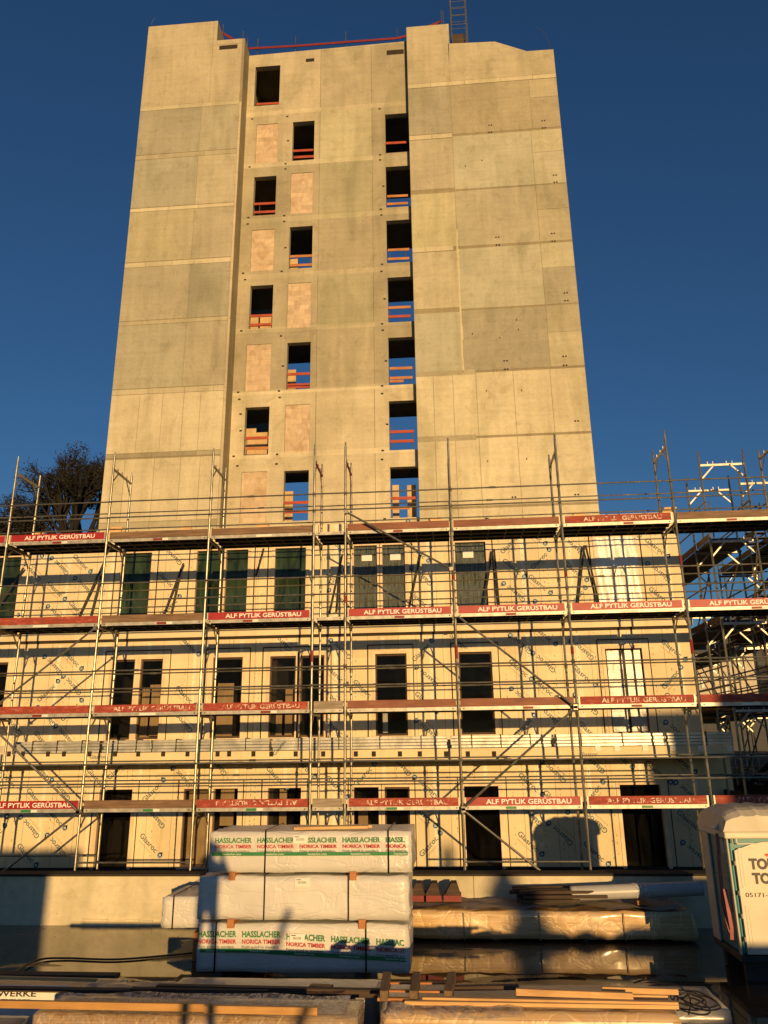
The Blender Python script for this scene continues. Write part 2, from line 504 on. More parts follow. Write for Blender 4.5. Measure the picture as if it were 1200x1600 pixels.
def text_geo(s, bold=0.0):
    """outline of a word as flat polygons, fitted to a unit height box; returns (verts, faces, width/height)"""
    k = (s, bold)
    if k in _tc: return _tc[k]
    cu = bpy.data.curves.new('lettering', 'FONT'); cu.body = s; cu.offset = bold; cu.resolution_u = 3; cu.fill_mode = 'BOTH' if False else cu.fill_mode
    o = bpy.data.objects.new('lettering', cu); col.objects.link(o)
    bpy.context.view_layer.update()
    dg = bpy.context.evaluated_depsgraph_get()
    me = bpy.data.meshes.new_from_object(o.evaluated_get(dg))
    vs = [v.co.copy() for v in me.vertices]; fs = [tuple(p.vertices) for p in me.polygons]
    bpy.data.objects.remove(o); bpy.data.curves.remove(cu); bpy.data.meshes.remove(me)
    x0 = min(v.x for v in vs); x1 = max(v.x for v in vs)
    H = .73      # cap height of the built-in face
    _tc[k] = ([((v.x - x0) / (x1 - x0), v.y / H) for v in vs], fs, (x1 - x0) / H)
    return _tc[k]


def put_text(mb, s, org, u, v, w, h, mi=0, bold=0.012):
    """word s, lower-left at org, width w along u, cap height h along v"""
    vs, fs, asp = text_geo(s, bold)
    org, u, v = Vector(org), Vector(u).normalized(), Vector(v).normalized()
    if w is None: w = asp * h
    i = len(mb.v)
    for a, b in vs: mb.v.append(tuple(org + u * a * w + v * b * h))
    for f in fs: mb.f.append(tuple(i + k for k in f)); mb.mi.append(mi); mb.tone.append((1, 1, 1))
    return w


def holes_wall(mb, x0, x1, z0, z1, y, holes, depth, mi=0, tonef=None, mir=None, back=True):
    """wall in the plane y facing -Y with rectangular openings and reveals"""
    if mir is None: mir = mi
    xs = sorted({x0, x1} | {min(max(h[k], x0), x1) for h in holes for k in (0, 1)})
    zs = sorted({z0, z1} | {min(max(h[k], z0), z1) for h in holes for k in (2, 3)})
    for a, b in zip(xs, xs[1:]):
        for c, d in zip(zs, zs[1:]):
            mx, mz = (a + b) / 2, (c + d) / 2
            if any(h[0] < mx < h[1] and h[2] < mz < h[3] for h in holes) or b - a < 1e-5 or d - c < 1e-5: continue
            t = tonef(mx, mz) if tonef else (1, 1, 1)
            mb.face([(a, y, c), (b, y, c), (b, y, d), (a, y, d)], mi, t)
            if back: mb.face([(a, y + depth, c), (a, y + depth, d), (b, y + depth, d), (b, y + depth, c)], mi, t)
    for h in holes:
        a, b, c, d = max(h[0], x0), min(h[1], x1), max(h[2], z0), min(h[3], z1)
        e = y + depth
        mb.face([(a, y, c), (a, y, d), (a, e, d), (a, e, c)], mir); mb.face([(b, y, c), (b, e, c), (b, e, d), (b, y, d)], mir)
        mb.face([(a, y, d), (b, y, d), (b, e, d), (a, e, d)], mir); mb.face([(a, y, c), (a, e, c), (b, e, c), (b, y, c)], mir)


# ------------------------------------------------------------------ ground
YW = 16.3           # face of the retaining wall
ZS = ZC - 2.77      # slab the scaffold stands on
mb = MB()
ys = [-600, -60, -6, .2, .9, 2.5, 6, 10, 16.4, 40, 120, 1500]
zs = [1.60, 1.60, 1.60, 1.60, .5, .02, 0, 0, 0, 0, 0, 0]
xs = [-1500, -100, -20, -6, 0, 6, 20, 100, 1500]
for i in range(len(ys) - 1):
    for j in range(len(xs) - 1):
        mb.face([(xs[j], ys[i], zs[i]), (xs[j + 1], ys[i], zs[i]), (xs[j + 1], ys[i + 1], zs[i + 1]), (xs[j], ys[i + 1], zs[i + 1])])
tag(mb.build('ground', M['ground']), kind='structure')
mb = MB(); mb.box(-40, 14, YW + .32, 45, .02, ZS)
tag(mb.build('podium_slab', M['soil']), kind='structure')

# retaining wall
wt = az(600, 1369, YW)
w = empty('retaining_wall', 'low bare concrete wall running below the scaffold feet', 'wall', (-6, YW, 0))
mb = MB()
xsj = [-22, -15, -9.3, -5.02, .35, 5.0, 12]
for k, (a, b) in enumerate(zip(xsj, xsj[1:])):
    t = random.uniform(1.15, 1.4)
    mb.box(a + .006, b - .006, YW, YW + .3, 0, wt, tone=(t * 1.1, t * 1.08, t * 1.02))
mb.build('wall_body', M['concrete'], w)
mb = MB(); mb.box(-22, 12, YW + .012, YW + .31, .0, wt - .01, tone=(.4, .4, .4)); mb.build('joint_filler', M['concrete'], w)
mb = MB(); mb.box(-22, 12, YW - .03, YW + .36, wt + .002, wt + .045); mb.build('coping', M['joint'], w)
mb = MB()
for k in range(90):                       # smear of grout along the foot
    x = random.uniform(-7.6, -3.4); mb.box(x, x + random.uniform(.1, .5), YW - random.uniform(.01, .05), YW, 0, random.uniform(.02, .12), tone=(1.5, 1.45, 1.3))
mb.build('grout_spill', M['concrete'], w)

# ------------------------------------------------------------------ tower
YL, YR, YCN = 30.0, 30.4, 30.9
tw = empty('concrete_tower', 'tall unfinished concrete tower rising behind the scaffolded building', 'tower', (-4, 31, 0))
zj = [az(320, 0, YL)] * 0
JR = [az(700, y, YR) for y in (131, 212, 299, 388, 486, 583, 685)]
JR.append(JR[-1] - 3.1); JR.append(JR[-2] - 6.2); JR.append(JR[-3] - 9.3)
JL = [az(300, y, YL) for y in (165, 241, 324, 409, 501, 608, 709)]
JL.append(JL[-1] - 3.1); JL.append(JL[-2] - 6.2); JL.append(JL[-3] - 9.3)


def tone():
    t = random.uniform(.74, 1.12); g = random.uniform(-.08, .08)
    return (t * (1 + g * .3), t * (1 + abs(g) * .6), t * (1 - g))


# left block
xl0 = ax(232.3, 42.7, YL); xl1 = ax(360, 498, YL); xln = ax(341, 33, YL)
zt1 = az(232, 42, YL); zt2 = az(383, 60, YL)
mb = MB()
mb.prism([(xl0, 0.1), (xl1, 0.1), (xl1, zt2), (xln, zt2), (xln, zt1), (xl0, zt1)], YL, YL + 11, tone=(.66, .62, .54))
mb.build('left_block', M['concrete'], tw)
xs1 = (ax(320, 160, YL) + ax(283, 560, YL)) / 2


def panels(mb, rows, y):
    for (a, b, c, d, t) in rows:
        th = .012 if d - c > .5 else .017
        mb.box(a + .010, b - .010, y - th, y - .0005, c + .006, d - .006, tone=t)


mb = MB(); rows = []
rows += [(xl0, xs1 + .35, JL[0] + .12, zt1, (1.02, 1.0, .97)), (xs1 + .35, xln, zt2 - .3, zt1, (1, 1, .97)), (xs1 + .35, xl1 - .12, JL[0] + .12, zt2 - .3, (1.0, .98, .95)), (xln, xl1 - .12, zt2 - .3, zt2, (1.0, .97, .93))]
for i in range(len(JL) - 1):
    band = .34 if i % 2 == 1 or i == 0 else .2
    if i < 5:
        rows += [(xl0, xs1, JL[i + 1] + .15, JL[i] - band * .4, tone()), (xs1, xl1 - .12, JL[i + 1] + .15, JL[i] - band * .4, tone())]
    else:
        xx = [xl0, xl0 + 1.3, xl0 + 2.35, xl0 + 3.3, xl0 + 4.05, xl1 - .12] if i == 5 else [xl0, xl0 + .9, xl0 + 2.2, xl0 + 3.35, xl0 + 4.2, xl1 - .12]
        for a, b in zip(xx, xx[1:]):
            t = random.uniform(1.24, 1.34); rows.append((a, b, JL[i + 1] + .14, JL[i] - .14, (t, t, t * .97)))
    # joint bands
    t = 1.22 if i in (0, 2, 3, 5) else .95
    zz = JL[i]; xa = xl0
    while xa < xl1 - .3:
        xb = min(xl1 - .12, xa + random.uniform(.9, 2.4)); tt = t * random.uniform(.88, 1.06)
        if i == 6 and xa < xl0 + 3.0: tt = .72
        rows.append((xa, xb, zz - band * .4, zz + .12 if i else zz + .12, (tt, tt, tt * .96))); xa = xb
    rows.append((xl1 - .12, xl1, JL[i + 1], JL[i], (1.15, 1.12, 1.05)))
panels(mb, rows, YL)
mb.build('left_panel_face', M['concrete'], tw)
# slot near top of left block
mb = MB(); p = at(343, 72, YL); q = at(371, 76, YL); mb.box(p.x, q.x, YL - .018, YL - .013, q.z, p.z); mb.build('roof_slot', M['joint'], tw)

# right block
xr0 = ax(645, 420, YR); xr1 = ax(898, 420, YR) + .02
pts = [(636, 43), (700, 38)]
zr_a = az(668, 40, YR); zr_b = az(704, 68, YR)
xm = ax(702, 60, YR); pk = at(773, 65, YR); dp = at(823, 80, YR); en = at(866, 77, YR)
mb = MB()
prof = [(xr0, .1), (xr1, .1), (xr1, en.z), (dp.x, dp.z), (pk.x, pk.z), (xm, zr_b), (xm, zr_a), (xr0, zr_a)]
mb.prism(prof, YR, YR + 11, tone=(.66, .62, .54))
mb.build('right_block', M['concrete'], tw)
mb = MB(); rows = []
xc = ax(705, 200, YR) + .03
mb.prism([(xr0 + .01, JR[0] + .14), (xc - .01, JR[0] + .14), (xm - .01, zr_a - .01), (xr0 + .01, zr_a - .01)], YR - .012, YR - .0005, tone=(1.02, 1, .96))
mb.prism([(xc + .01, JR[0] + .14), (xr1 - .01, JR[0] + .14), (xr1 - .01, en.z - .01), (dp.x, dp.z - .01), (pk.x, pk.z - .01), (xc + .01, zr_b - .01)], YR - .012, YR - .0005, tone=(1.0, .98, .94))
sm = [((841, 203), (881, 245)), ((845, 290), (888, 333)), ((853, 378), (895, 425)), ((863, 475), (905, 524))]
for i in range(len(JR) - 1):
    bh = .16 if i in (0, 1, 3) else .07
    if i < 5:
        rows.append((xr0, xc, JR[i + 1] + bh, JR[i] - bh, tone()))
        zsp = JR[i]; xs_ = xr1 - 1.45
        if i == 0:
            rows.append((xc, xs_ + .1, JR[i + 1] + .05, JR[i] - bh, (.83, .81, .76)))
            rows.append((xs_ + .1, xr1, JR[i + 1] + .05, JR[i] - bh - 1.1, (.80, .78, .74)))
            rows.append((xs_ + .1, xr1, JR[i] - bh - 1.1, JR[i] - bh, (.96, .95, .9)))
        else:
            rows.append((xc, xs_, JR[i + 1] + .05, JR[i] - bh * .5, tone()))
            hh = 1.35; t2 = (1.0, 1.04, 1.0) if i in (1, 3) else (.84, .84, .80)
            rows.append((xs_, xr1, JR[i] - hh, JR[i] - bh * .5 + .02, t2))
            rows.append((xs_, xr1, JR[i + 1] + .05, JR[i] - hh, tone()))
    else:
        xx = [xr0, xr0 + .75, xr0 + 1.6, xr0 + 2.6, xr0 + 4.2, xr1 - 1.5, xr1]
        for a, b in zip(xx, xx[1:]):
            t = random.uniform(1.26, 1.36); rows.append((a, b, JR[i + 1] + .05, JR[i] - .05, (t, t, t * .96)))
    if i in (0, 1, 3, 6) or i == 5:
        xa = xr0
        lim = xr1 if i == 0 else (xr0 + 2.6 if i in (5, 6) else xc)
        while xa < lim - .2:
            xb = min(lim, xa + random.uniform(1, 2.2)); tt = (.88 if i in (5, 6) else 1.22) * random.uniform(.94, 1.05)
            rows.append((xa, xb, JR[i] - .13, JR[i] + .13, (tt, tt, tt * .95))); xa = xb
panels(mb, [(a, b, c, d, t) for a, b, c, d, t in rows], YR)
mb.build('right_panel_face', M['concrete'], tw)
mb = MB()        # filled vertical joint
z = JR[5] + .1
while z < JR[3] + .8:
    h_ = random.uniform(.2, .7); mb.box(xc - random.uniform(.02, .06), xc + random.uniform(.02, .07), YR - .018, YR - .0125, z, z + h_, tone=(1.3, 1.28, 1.2)); z += h_
mb.build('mortar_joint', M['concrete'], tw)
mb = MB()        # anchor holes
for (x, y) in [(766, 196), (766, 207), (849, 189), (850, 200), (867, 274), (868, 285), (777, 371), (778, 383), (864, 365), (865, 377), (884, 458), (885, 470), (790, 564), (791, 577), (882, 557), (883, 571), (901, 658), (803, 777), (901, 773)]:
    p = at(x, y, YR)
    for d in (-.06, .06): mb.box(p.x + d - .035, p.x + d + .035, YR - .02, YR - .0135, p.z - .035, p.z + .035)
for (x, y) in [(753, 251), (727, 260), (738, 522), (807, 500), (810, 515), (781, 528), (823, 717), (762, 721), (760, 611), (815, 610)]:
    p = at(x, y, YR); mb.box(p.x - .02, p.x + .02, YR - .02, YR - .0135, p.z - .04, p.z + .04)
mb.each('anchor_hole', M['joint'], tw)

# recess wall with openings
xq0, xq1 = xl1, xr0
ztop_l = az(392, 87, YCN); ztop_r = az(632, 65, YCN)
WIN = [(398, 105, 437, 163), (396, 277, 431, 335), (390, 447, 426, 512), (382, 637, 420, 710),
       (457, 191, 491, 249), (452, 355, 488, 418), (448, 536, 485, 607), (443, 736, 482, 813),
       (602, 179, 636, 237), (603, 261, 640, 322), (604, 345, 641, 409), (606, 434, 643, 502), (607, 528, 646, 600), (608, 627, 649, 702), (610, 730, 652, 808)]
BRK = [(400, 195, 434, 253), (392, 360, 428, 422), (384, 539, 423, 610), (376, 738, 416, 816), (454, 271, 489, 332), (449, 443, 486, 511), (445, 633, 484, 706)]
holes = []
for (a, b, c, d) in WIN:
    p0, p1 = at(a, b, YCN), at(c, d, YCN)
    xa, xb = ax(a, (b + d) / 2, YCN), ax(c, (b + d) / 2, YCN)
    if a > 600: xb = xq1 - .001
    if a > 395 and b == 105: pass
    holes.append((xa, xb, p1.z, p0.z))
bh_ = []
for (a, b, c, d) in BRK:
    bh_.append((ax(a, (b + d) / 2, YCN), ax(c, (b + d) / 2, YCN), az(c, d, YCN), az(a, b, YCN)))
JC = [az(540, y, YCN) for y in (168, 249, 336, 424, 509, 606, 706)]
vx = [ax(497, 400, YCN), ax(583, 400, YCN)]
tones = {}
ztc = min(ztop_l, ztop_r)


def tonec(x, z):
    i = sum(z < j for j in JC); k = sum(x > v for v in vx)
    if (i, k) not in tones:
        t = random.uniform(.78, 1.08)
        if i >= 6: t = random.uniform(1.15, 1.25)
        tones[(i, k)] = (t, t * (1.03 if k == 1 and i in (1, 2, 4) else .985), t * .95)
    a = tones[(i, k)]
    for j in JC:
        if abs(z - j) < .13: return tuple(q * 1.14 for q in a)
    for v in vx:
        if abs(x - v) < .015: return (.5, .48, .44)
    return a


mb = MB()
cuts = holes + bh_
extra = [(xq0, xq0, j - .13, j + .13) for j in JC] + [(v - .012, v + .012, ztc, ztc) for v in vx]
xsx = [];
holes_wall(mb, xq0 - .0, xq1, .1, ztc, YCN, cuts, .28, tonef=tonec)
# re-cut with joints: build finer grid by adding zero-area holes
mb = MB()
holes_wall(mb, xq0, xq1, .1, ztc, YCN, cuts + [(xq0, xq0 + 1e-6, j - .13, j + .13) for j in JC] + [(v - .012, v + .012, .1, .1 + 1e-6) for v in vx], .28, tonef=tonec)
mb.prism([(xq0, ztc), (xq1, ztc), (xq1, ztop_r + .02), (xq0, ztop_l)], YCN, YCN + .28)
mb.build('recess_wall', M['concrete'], tw)
for i, (a, b, c, d) in enumerate(bh_):
    mb = MB(); mb.box(a + .01, b - .01, YCN + .025, YCN + .2, c + .01, d - .01); mb.build('brick_infill', M['brick'], tw)
# gallery slabs behind the recess
mb = MB()
levels = sorted({round(h[2] - .03, 2) for h in holes})
lv = []
for z in levels:
    if not lv or z - lv[-1] > 1.0: lv.append(z)
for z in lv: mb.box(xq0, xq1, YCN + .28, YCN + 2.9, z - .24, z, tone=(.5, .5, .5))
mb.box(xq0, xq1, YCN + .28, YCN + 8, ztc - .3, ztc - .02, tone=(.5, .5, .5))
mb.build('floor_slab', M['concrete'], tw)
# partitions: the left column of rooms is closed at the back except low down
mb = MB()
xmid = ax(495, 400, YCN)
for (a, b, c, d) in holes:
    if a < xmid - .2:
        top = az(0, 0, YCN) if False else d
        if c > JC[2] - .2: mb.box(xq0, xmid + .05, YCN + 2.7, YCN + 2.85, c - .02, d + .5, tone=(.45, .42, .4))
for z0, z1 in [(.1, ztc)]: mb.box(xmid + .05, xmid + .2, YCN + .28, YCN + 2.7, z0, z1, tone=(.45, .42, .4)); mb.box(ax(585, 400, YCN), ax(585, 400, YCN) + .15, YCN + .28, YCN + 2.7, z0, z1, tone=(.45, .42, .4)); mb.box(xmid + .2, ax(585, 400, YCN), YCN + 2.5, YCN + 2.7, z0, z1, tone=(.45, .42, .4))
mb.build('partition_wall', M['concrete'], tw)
# lit boards inside lower openings
for (x0, y0, x1, y1) in [(448, 578, 462, 600), (443, 768, 457, 812), (383, 670, 399, 706), (400, 676, 417, 708), (391, 496, 406, 508), (404, 496, 424, 510), (613, 758, 624, 806), (636, 758, 651, 806), (452, 405, 465, 416)]:
    Yb = YCN + .75
    p0, p1 = at(x0, y0, Yb), at(x1, y1, Yb)
    m2 = MB(); m2.box(p0.x, p1.x, Yb, Yb + .04, p1.z - .3, p0.z); m2.build('stored_panel', M['ply'], tw)
# guard boards in openings (px rows)
GB = [(400, 163, 436, 1), (457, 236, 489, 1), (458, 246, 490, 1), (396, 319, 430, 1), (396, 332, 430, 1), (452, 401, 487, 0), (452, 415, 487, 0), (390, 494, 425, 1), (390, 508, 425, 1), (448, 585, 484, 1), (448, 602, 484, 1), (448, 605, 484, 1), (382, 685, 419, 1), (382, 701, 419, 0), (443, 786, 481, 1), (443, 800, 481, 1),
      (602, 224, 634, 1), (604, 307, 637, 0), (604, 319, 637, 0), (605, 391, 639, 0), (605, 405, 639, 0), (606, 481, 641, 0), (606, 495, 641, 1), (608, 576, 644, 0), (608, 591, 644, 0), (608, 596, 630, 0), (609, 675, 646, 1), (609, 690, 646, 1), (610, 779, 650, 1), (610, 794, 640, 0)]
for (x0, y, x1, r) in GB:
    Yb = YCN + .06; p = at(x0 + 1, y, Yb); q = at(x1, y, Yb)
    m2 = MB(); m2.bar((p.x, Yb, p.z), (q.x + .02, Yb, q.z * .3 + p.z * .7), .03, .13); m2.build('guard_board', M['guard'] if r else M['orange'], tw)
m2 = MB()
for (x, y0, y1) in [(456, 318, 335), (406, 318, 335), (485, 398, 418), (608, 305, 322), (609, 389, 408), (633, 389, 408), (609, 480, 502), (642, 573, 600), (612, 665, 700), (644, 672, 702), (386, 684, 709)]:
    Yb = YCN + .10; p = at(x, y0, Yb); q = at(x, y1, Yb); m2.tube((p.x, Yb, p.z), (p.x, Yb, q.z), .02, 6)
m2.each('guard_post', M['steel'], tw)
# holes of ties on the recess wall
mb = MB()
for (x, y) in [(394, 186), (449, 182), (450, 220), (390, 261), (446, 256), (446, 264), (388, 340), (444, 337), (387, 350), (444, 346), (446, 387), (380, 427), (440, 424), (383, 437), (377, 517), (439, 525), (372, 613), (436, 611), (374, 624), (437, 621), (365, 713), (433, 710), (371, 728), (432, 725), (442, 572), (376, 647), (376, 673),
               (593, 170), (594, 242), (594, 250), (595, 327), (596, 336), (597, 413), (596, 424), (597, 506), (598, 516), (597, 603), (597, 615), (598, 704), (597, 718), (601, 811), (599, 291), (601, 467), (603, 564), (605, 663)]:
    p = at(x, y, YCN); s_ = .055
    mb.box(p.x - s_, p.x + s_, YCN - .006, YCN - .001, p.z - .04, p.z + .04)
p = at(478, 92, YCN); q = at(491, 96, YCN); mb.box(p.x, q.x, YCN - .006, YCN - .001, q.z, p.z)
p = at(604, 79, YCN); q = at(631, 84, YCN); mb.box(p.x, q.x, YCN - .006, YCN - .001, q.z, p.z)
mb.each('tie_hole', M['joint'], tw)
# roof guard rail
mb = MB(); mr = MB()
poly = [(341, 48), (362, 60), (388, 76), (462, 72), (540, 66), (620, 60), (636, 56), (690, 33)]
pw = [at(x, y, YCN + (.2 if 380 < x < 640 else .8)) for x, y in poly]
for a, b in zip(pw, pw[1:]): mr.bar(a, b, .03, .13)
for x, y0, y1 in [(349, 38, 66), (380, 49, 72), (387, 58, 80), (403, 61, 90), (462, 56, 84), (540, 50, 76), (620, 44, 70), (689, 16, 42), (692, 18, 42)]:
    p = at(x, y0, YCN + .3); q = at(x, y1, YCN + .3); mb.tube((p.x, p.y, q.z), (p.x, p.y, p.z), .022, 6)
mr.each('roof_guard_board', M['redpaint'], tw); mb.each('railing_post', M['steel'], tw)
# lightning wires
mb = MB(); p = [at(x, y, YR + .5) for x, y in ((860, 78), (858, 66), (852, 54), (845, 46), (838, 42))]; mb.path(p, .012, 4)
p = [at(x, y, YL + .5) for x, y in ((236, 44), (237, 36), (242, 27))]; mb.path(p, .012, 4); mb.build('lightning_wire', M['steel'], tw)
mb = MB()
for x, y in ((880, 215), (911, 523), (919, 630), (925, 700), (930, 730)):
    p = at(x, y, YR); mb.box(xr1, xr1 + .07, YR + .3, YR + .5, p.z - .15, p.z + .2)
mb.each('edge_clip', M['redpaint'], tw)

# roof ladder tower
lt = empty('ladder_tower', 'narrow steel ladder tower standing on the concrete tower roof', 'ladder', (2.0, 32.2, zr_b))
mb = MB(); Yt = YR + 1.4
xa, xb = ax(705.5, 40, Yt), ax(729.5, 40, Yt); ztl = az(717, 66, Yt) - 1.0
for x in (xa, xb): mb.tube((x, Yt, ztl), (x, Yt, ztl + 6.5), .022); mb.tube((x, Yt + .8, ztl), (x, Yt + .8, ztl + 6.5), .022)
mb.each('upright', M['dullsteel'], lt)
mb = MB()
for y in (62, 38, 24, 13, 2, -10, -24): z = az(717, y, Yt); mb.tube((xa, Yt, z), (xb, Yt, z), .014); mb.tube((xa, Yt + .8, z), (xb, Yt + .8, z), .014)
mb.each('rung', M['dullsteel'], lt)
mb = MB(); mb.box(xa + .05, xb - .1, Yt + .5, Yt + .54, az(717, 70, Yt), az(717, 40, Yt)); mb.build('back_board', M['darkwood'], lt)

# ------------------------------------------------------------------ low building
YF = 20.0
bd = empty('sheathed_building', 'low new building clad in cream sheathing boards printed all over', 'building', (-4, YF, ZS))
XR_ = 6.15
zpar = az(600, 816, YF)
R1t, R1b = az(600, 851, YF), az(600, 963, YF)
R2t, R2b = az(600, 1021, YF), az(600, 1153, YF)
R3t, R3b = az(600, 1229, YF), ZS + .02
W1 = [(-60, -20, 'g'), (-14, 30, 'g'), (188, 235, 'g'), (305, 345, 'g'), (351, 387, 'g'), (428, 478, 'g'), (552, 590, 'l'), (597, 634, 'l'), (712, 762, 'l'), (936, 997, 'f')]
W2 = [(-30, 8, 'd'), (172, 208, 'd'), (216, 252, 'd'), (330, 378, 'd'), (420, 462, 'd'), (468, 507, 'd'), (586, 637, 'd'), (718, 772, 'd'), (951, 1011, 'm')]
W3 = [(150, 203, 'o'), (283, 323, 'd'), (330, 370, 'o'), (416, 470, 'o'), (552, 593, 'o'), (601, 642, 'd'), (727, 783, 'o'), (974, 1040, 'o')]
fh = []; wins = []
for row, (zt_, zb_), yc in ((W1, (R1t, R1b), 910), (W2, (R2t, R2b), 1085), (W3, (R3t, R3b), 1300)):
    for (a, b, k) in row:
        h = (ax(a, yc, YF), ax(b, yc, YF), zb_, zt_); fh.append(h); wins.append((h, k, row is W1))
mb = MB(); holes_wall(mb, -16, XR_, ZS, zpar, YF, fh, .22)
mb.face([(XR_, YF, ZS), (XR_, 29.6, ZS), (XR_, 29.6, zpar), (XR_, YF, zpar)])
mb.face([(-16, 29.6, ZS), (XR_, 29.6, ZS), (XR_, 29.6, zpar), (-16, 29.6, zpar)]); mb.face([(-16, YF, ZS), (-16, 29.6, ZS), (-16, 29.6, zpar), (-16, YF, zpar)])
mb.face([(-16, YF, zpar), (XR_, YF, zpar), (XR_, YF + .3, zpar), (-16, YF + .3, zpar)])
mb.face([(-16, YF + .3, zpar - .5), (XR_, YF + .3, zpar - .5), (XR_, 29.6, zpar - .5), (-16, 29.6, zpar - .5)])
mb.face([(-16, YF + .3, zpar - .5), (XR_, YF + .3, zpar - .5), (XR_, YF + .3, zpar), (-16, YF + .3, zpar)])
mb.box(XR_ + .001, XR_ + .62, YF + .3, 28, ZS, az(600, 1190, YF))
mb.build('wall', M['board'], bd)
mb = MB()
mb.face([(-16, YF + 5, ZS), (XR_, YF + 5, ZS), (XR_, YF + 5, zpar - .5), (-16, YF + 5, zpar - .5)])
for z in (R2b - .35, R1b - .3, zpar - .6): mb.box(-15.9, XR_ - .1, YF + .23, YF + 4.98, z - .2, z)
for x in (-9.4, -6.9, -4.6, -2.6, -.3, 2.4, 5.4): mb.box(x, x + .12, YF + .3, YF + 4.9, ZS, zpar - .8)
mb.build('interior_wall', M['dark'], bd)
for (h, k, first) in wins:
    a, b, c, d = h
    fw = .085
    yy = YF + (.10 if k != 'f' else .02)
    e = MB()
    outer = .075
    y0 = YF - .02
    for (xa, xb, za, zb_) in ((a - outer, a + .012, c - .0, d + .07), (b - .012, b + outer, c - .0, d + .07), (a + .012, b - .012, d - .012, d + .07), (a + .012, b - .012, c, c + .05)):
        if k == 'o' and za == c and zb_ == c + .05: continue
        e.box(xa, xb, y0, YF + .16, za, zb_)
    win = e.build('window', M['spruce'], bd, bevel=.006)
    if k in 'o': 
        pass
    g = MB(); mat = {'g': M['glass_green'], 'l': M['glass_lace'], 'd': M['glass_dark'], 'f': M['film'], 'm': M['filmgrey'], 'o': M['glass_dark']}[k]
    if k == 'f':
        n = 14
        for i in range(n):
            for j in range(10):
                def P_(i, j): return (a - .05 + (b - a + .1) * i / n, YF - .03 - .015 * math.sin(i * 1.9 + j * .6) - random.random() * 0.0, c + (d - c) * j / 10)
                g.face([P_(i, j), P_(i + 1, j), P_(i + 1, j + 1), P_(i, j + 1)])
        g.build('protective_film', mat, win, smooth=True)
    elif k == 'm':
        mid = (a + b) / 2
        g.box(a + .05, mid - .03, YF + .05, YF + .07, c + .07, d - .05); g.box(mid + .03, b - .05, YF + .05, YF + .07, c + .07, d - .05)
        g.build('protective_film', mat, win)
        g = MB(); g.box(mid - .03, mid + .03, YF + .03, YF + .09, c + .07, d - .05); g.build('mullion', M['dark'], win)
    elif k != 'o' or random.random() < 2:
        g.face([(a + .012, YF + .09, c + .05), (b - .012, YF + .09, c + .05), (b - .012, YF + .09, d - .012), (a + .012, YF + .09, d - .012)]); g.build('pane', mat, win)
        if k == 'd':
            g = MB(); g.box(a + .012, a + .05, YF + .06, YF + .088, c + .05, d - .012); g.box(b - .05, b - .012, YF + .06, YF + .088, c + .05, d - .012); g.box(a + .05, b - .05, YF + .06, YF + .088, c + .05, c + .10); g.box(a + .05, b - .05, YF + .06, YF + .088, d - .06, d - .012); g.build('sash', M['darkwood'], win)
    if k == 'l' and a < 1.5 and not (a > -1.5 and a < 0):
        s_ = MB(); s_.box(a + .22, a + .5, YF + .066, YF + .072, d - .42, d - .24); s_.build('sticker', M['paper'], win)
# curtains / boards seen in openings of the lower floors
for (x0, y0, x1, y1, m) in [(212, 1090, 232, 1152, 'ply'), (234, 1085, 248, 1150, 'ply'), (340, 1083, 362, 1152, 'ply'), (424, 1110, 440, 1150, 'ply'), (446, 1090, 456, 1150, 'ply'), (598, 1120, 606, 1145, 'film'), (296, 1240, 318, 1362, 'ply'), (345, 1245, 364, 1290, 'ply'), (437, 1240, 447, 1292, 'ply'), (560, 1265, 575, 1290, 'ply')]:
    Yb = YF + .34; p, q = at(x0, y0, Yb), at(x1, y1, Yb)
    m2 = MB(); m2.box(p.x, q.x, Yb, Yb + .03, q.z, p.z + .25 if y0 < 1300 else p.z); m2.build('inner_board', M[m], bd)
# dark gaps round window units, batten shadow painted in
mb = MB()
T = .006
def vline(x, z0, z1, w=.022, y=YF): mb.box(x - w / 2, x + w / 2, y - T, y - .001, z0, z1)
def hline(x0, x1, z, w=.022, y=YF): mb.box(x0, x1, y - T, y - .001, z - w / 2, z + w / 2)
units2 = [(163, 260), (322, 386), (412, 514), (578, 644), (710, 779), (943, 1019)]
for a, b in units2:
    xa, xb = ax(a - 3, 1085, YF), ax(b + 3, 1085, YF)
    vline(xa, R2b - .25, R2t + .22, .03); vline(xb, R2b - .25, R2t + .22); hline(xa, xb, R2t + .22, .03)
for a, b in [(180, 243), (296, 395), (420, 487), (544, 642), (705, 770), (928, 1005)]:
    xa, xb = ax(a - 2, 910, YF), ax(b + 2, 910, YF); vline(xa, R1b, R1t + .5, .03); vline(xb, R1b, R1t + .5, .03)
for a, b in [(143, 210), (277, 376), (409, 477), (546, 648), (720, 793), (960, 1050)]:
    xa, xb = ax(a - 2, 1300, YF), ax(b + 2, 1300, YF); vline(xa, ZS, R3t + .2, .03); vline(xb, ZS, R3t + .2, .022); hline(xa, xb, R3t + .2, .02)
mb.build('window_gap_shade', M['joint'], bd)
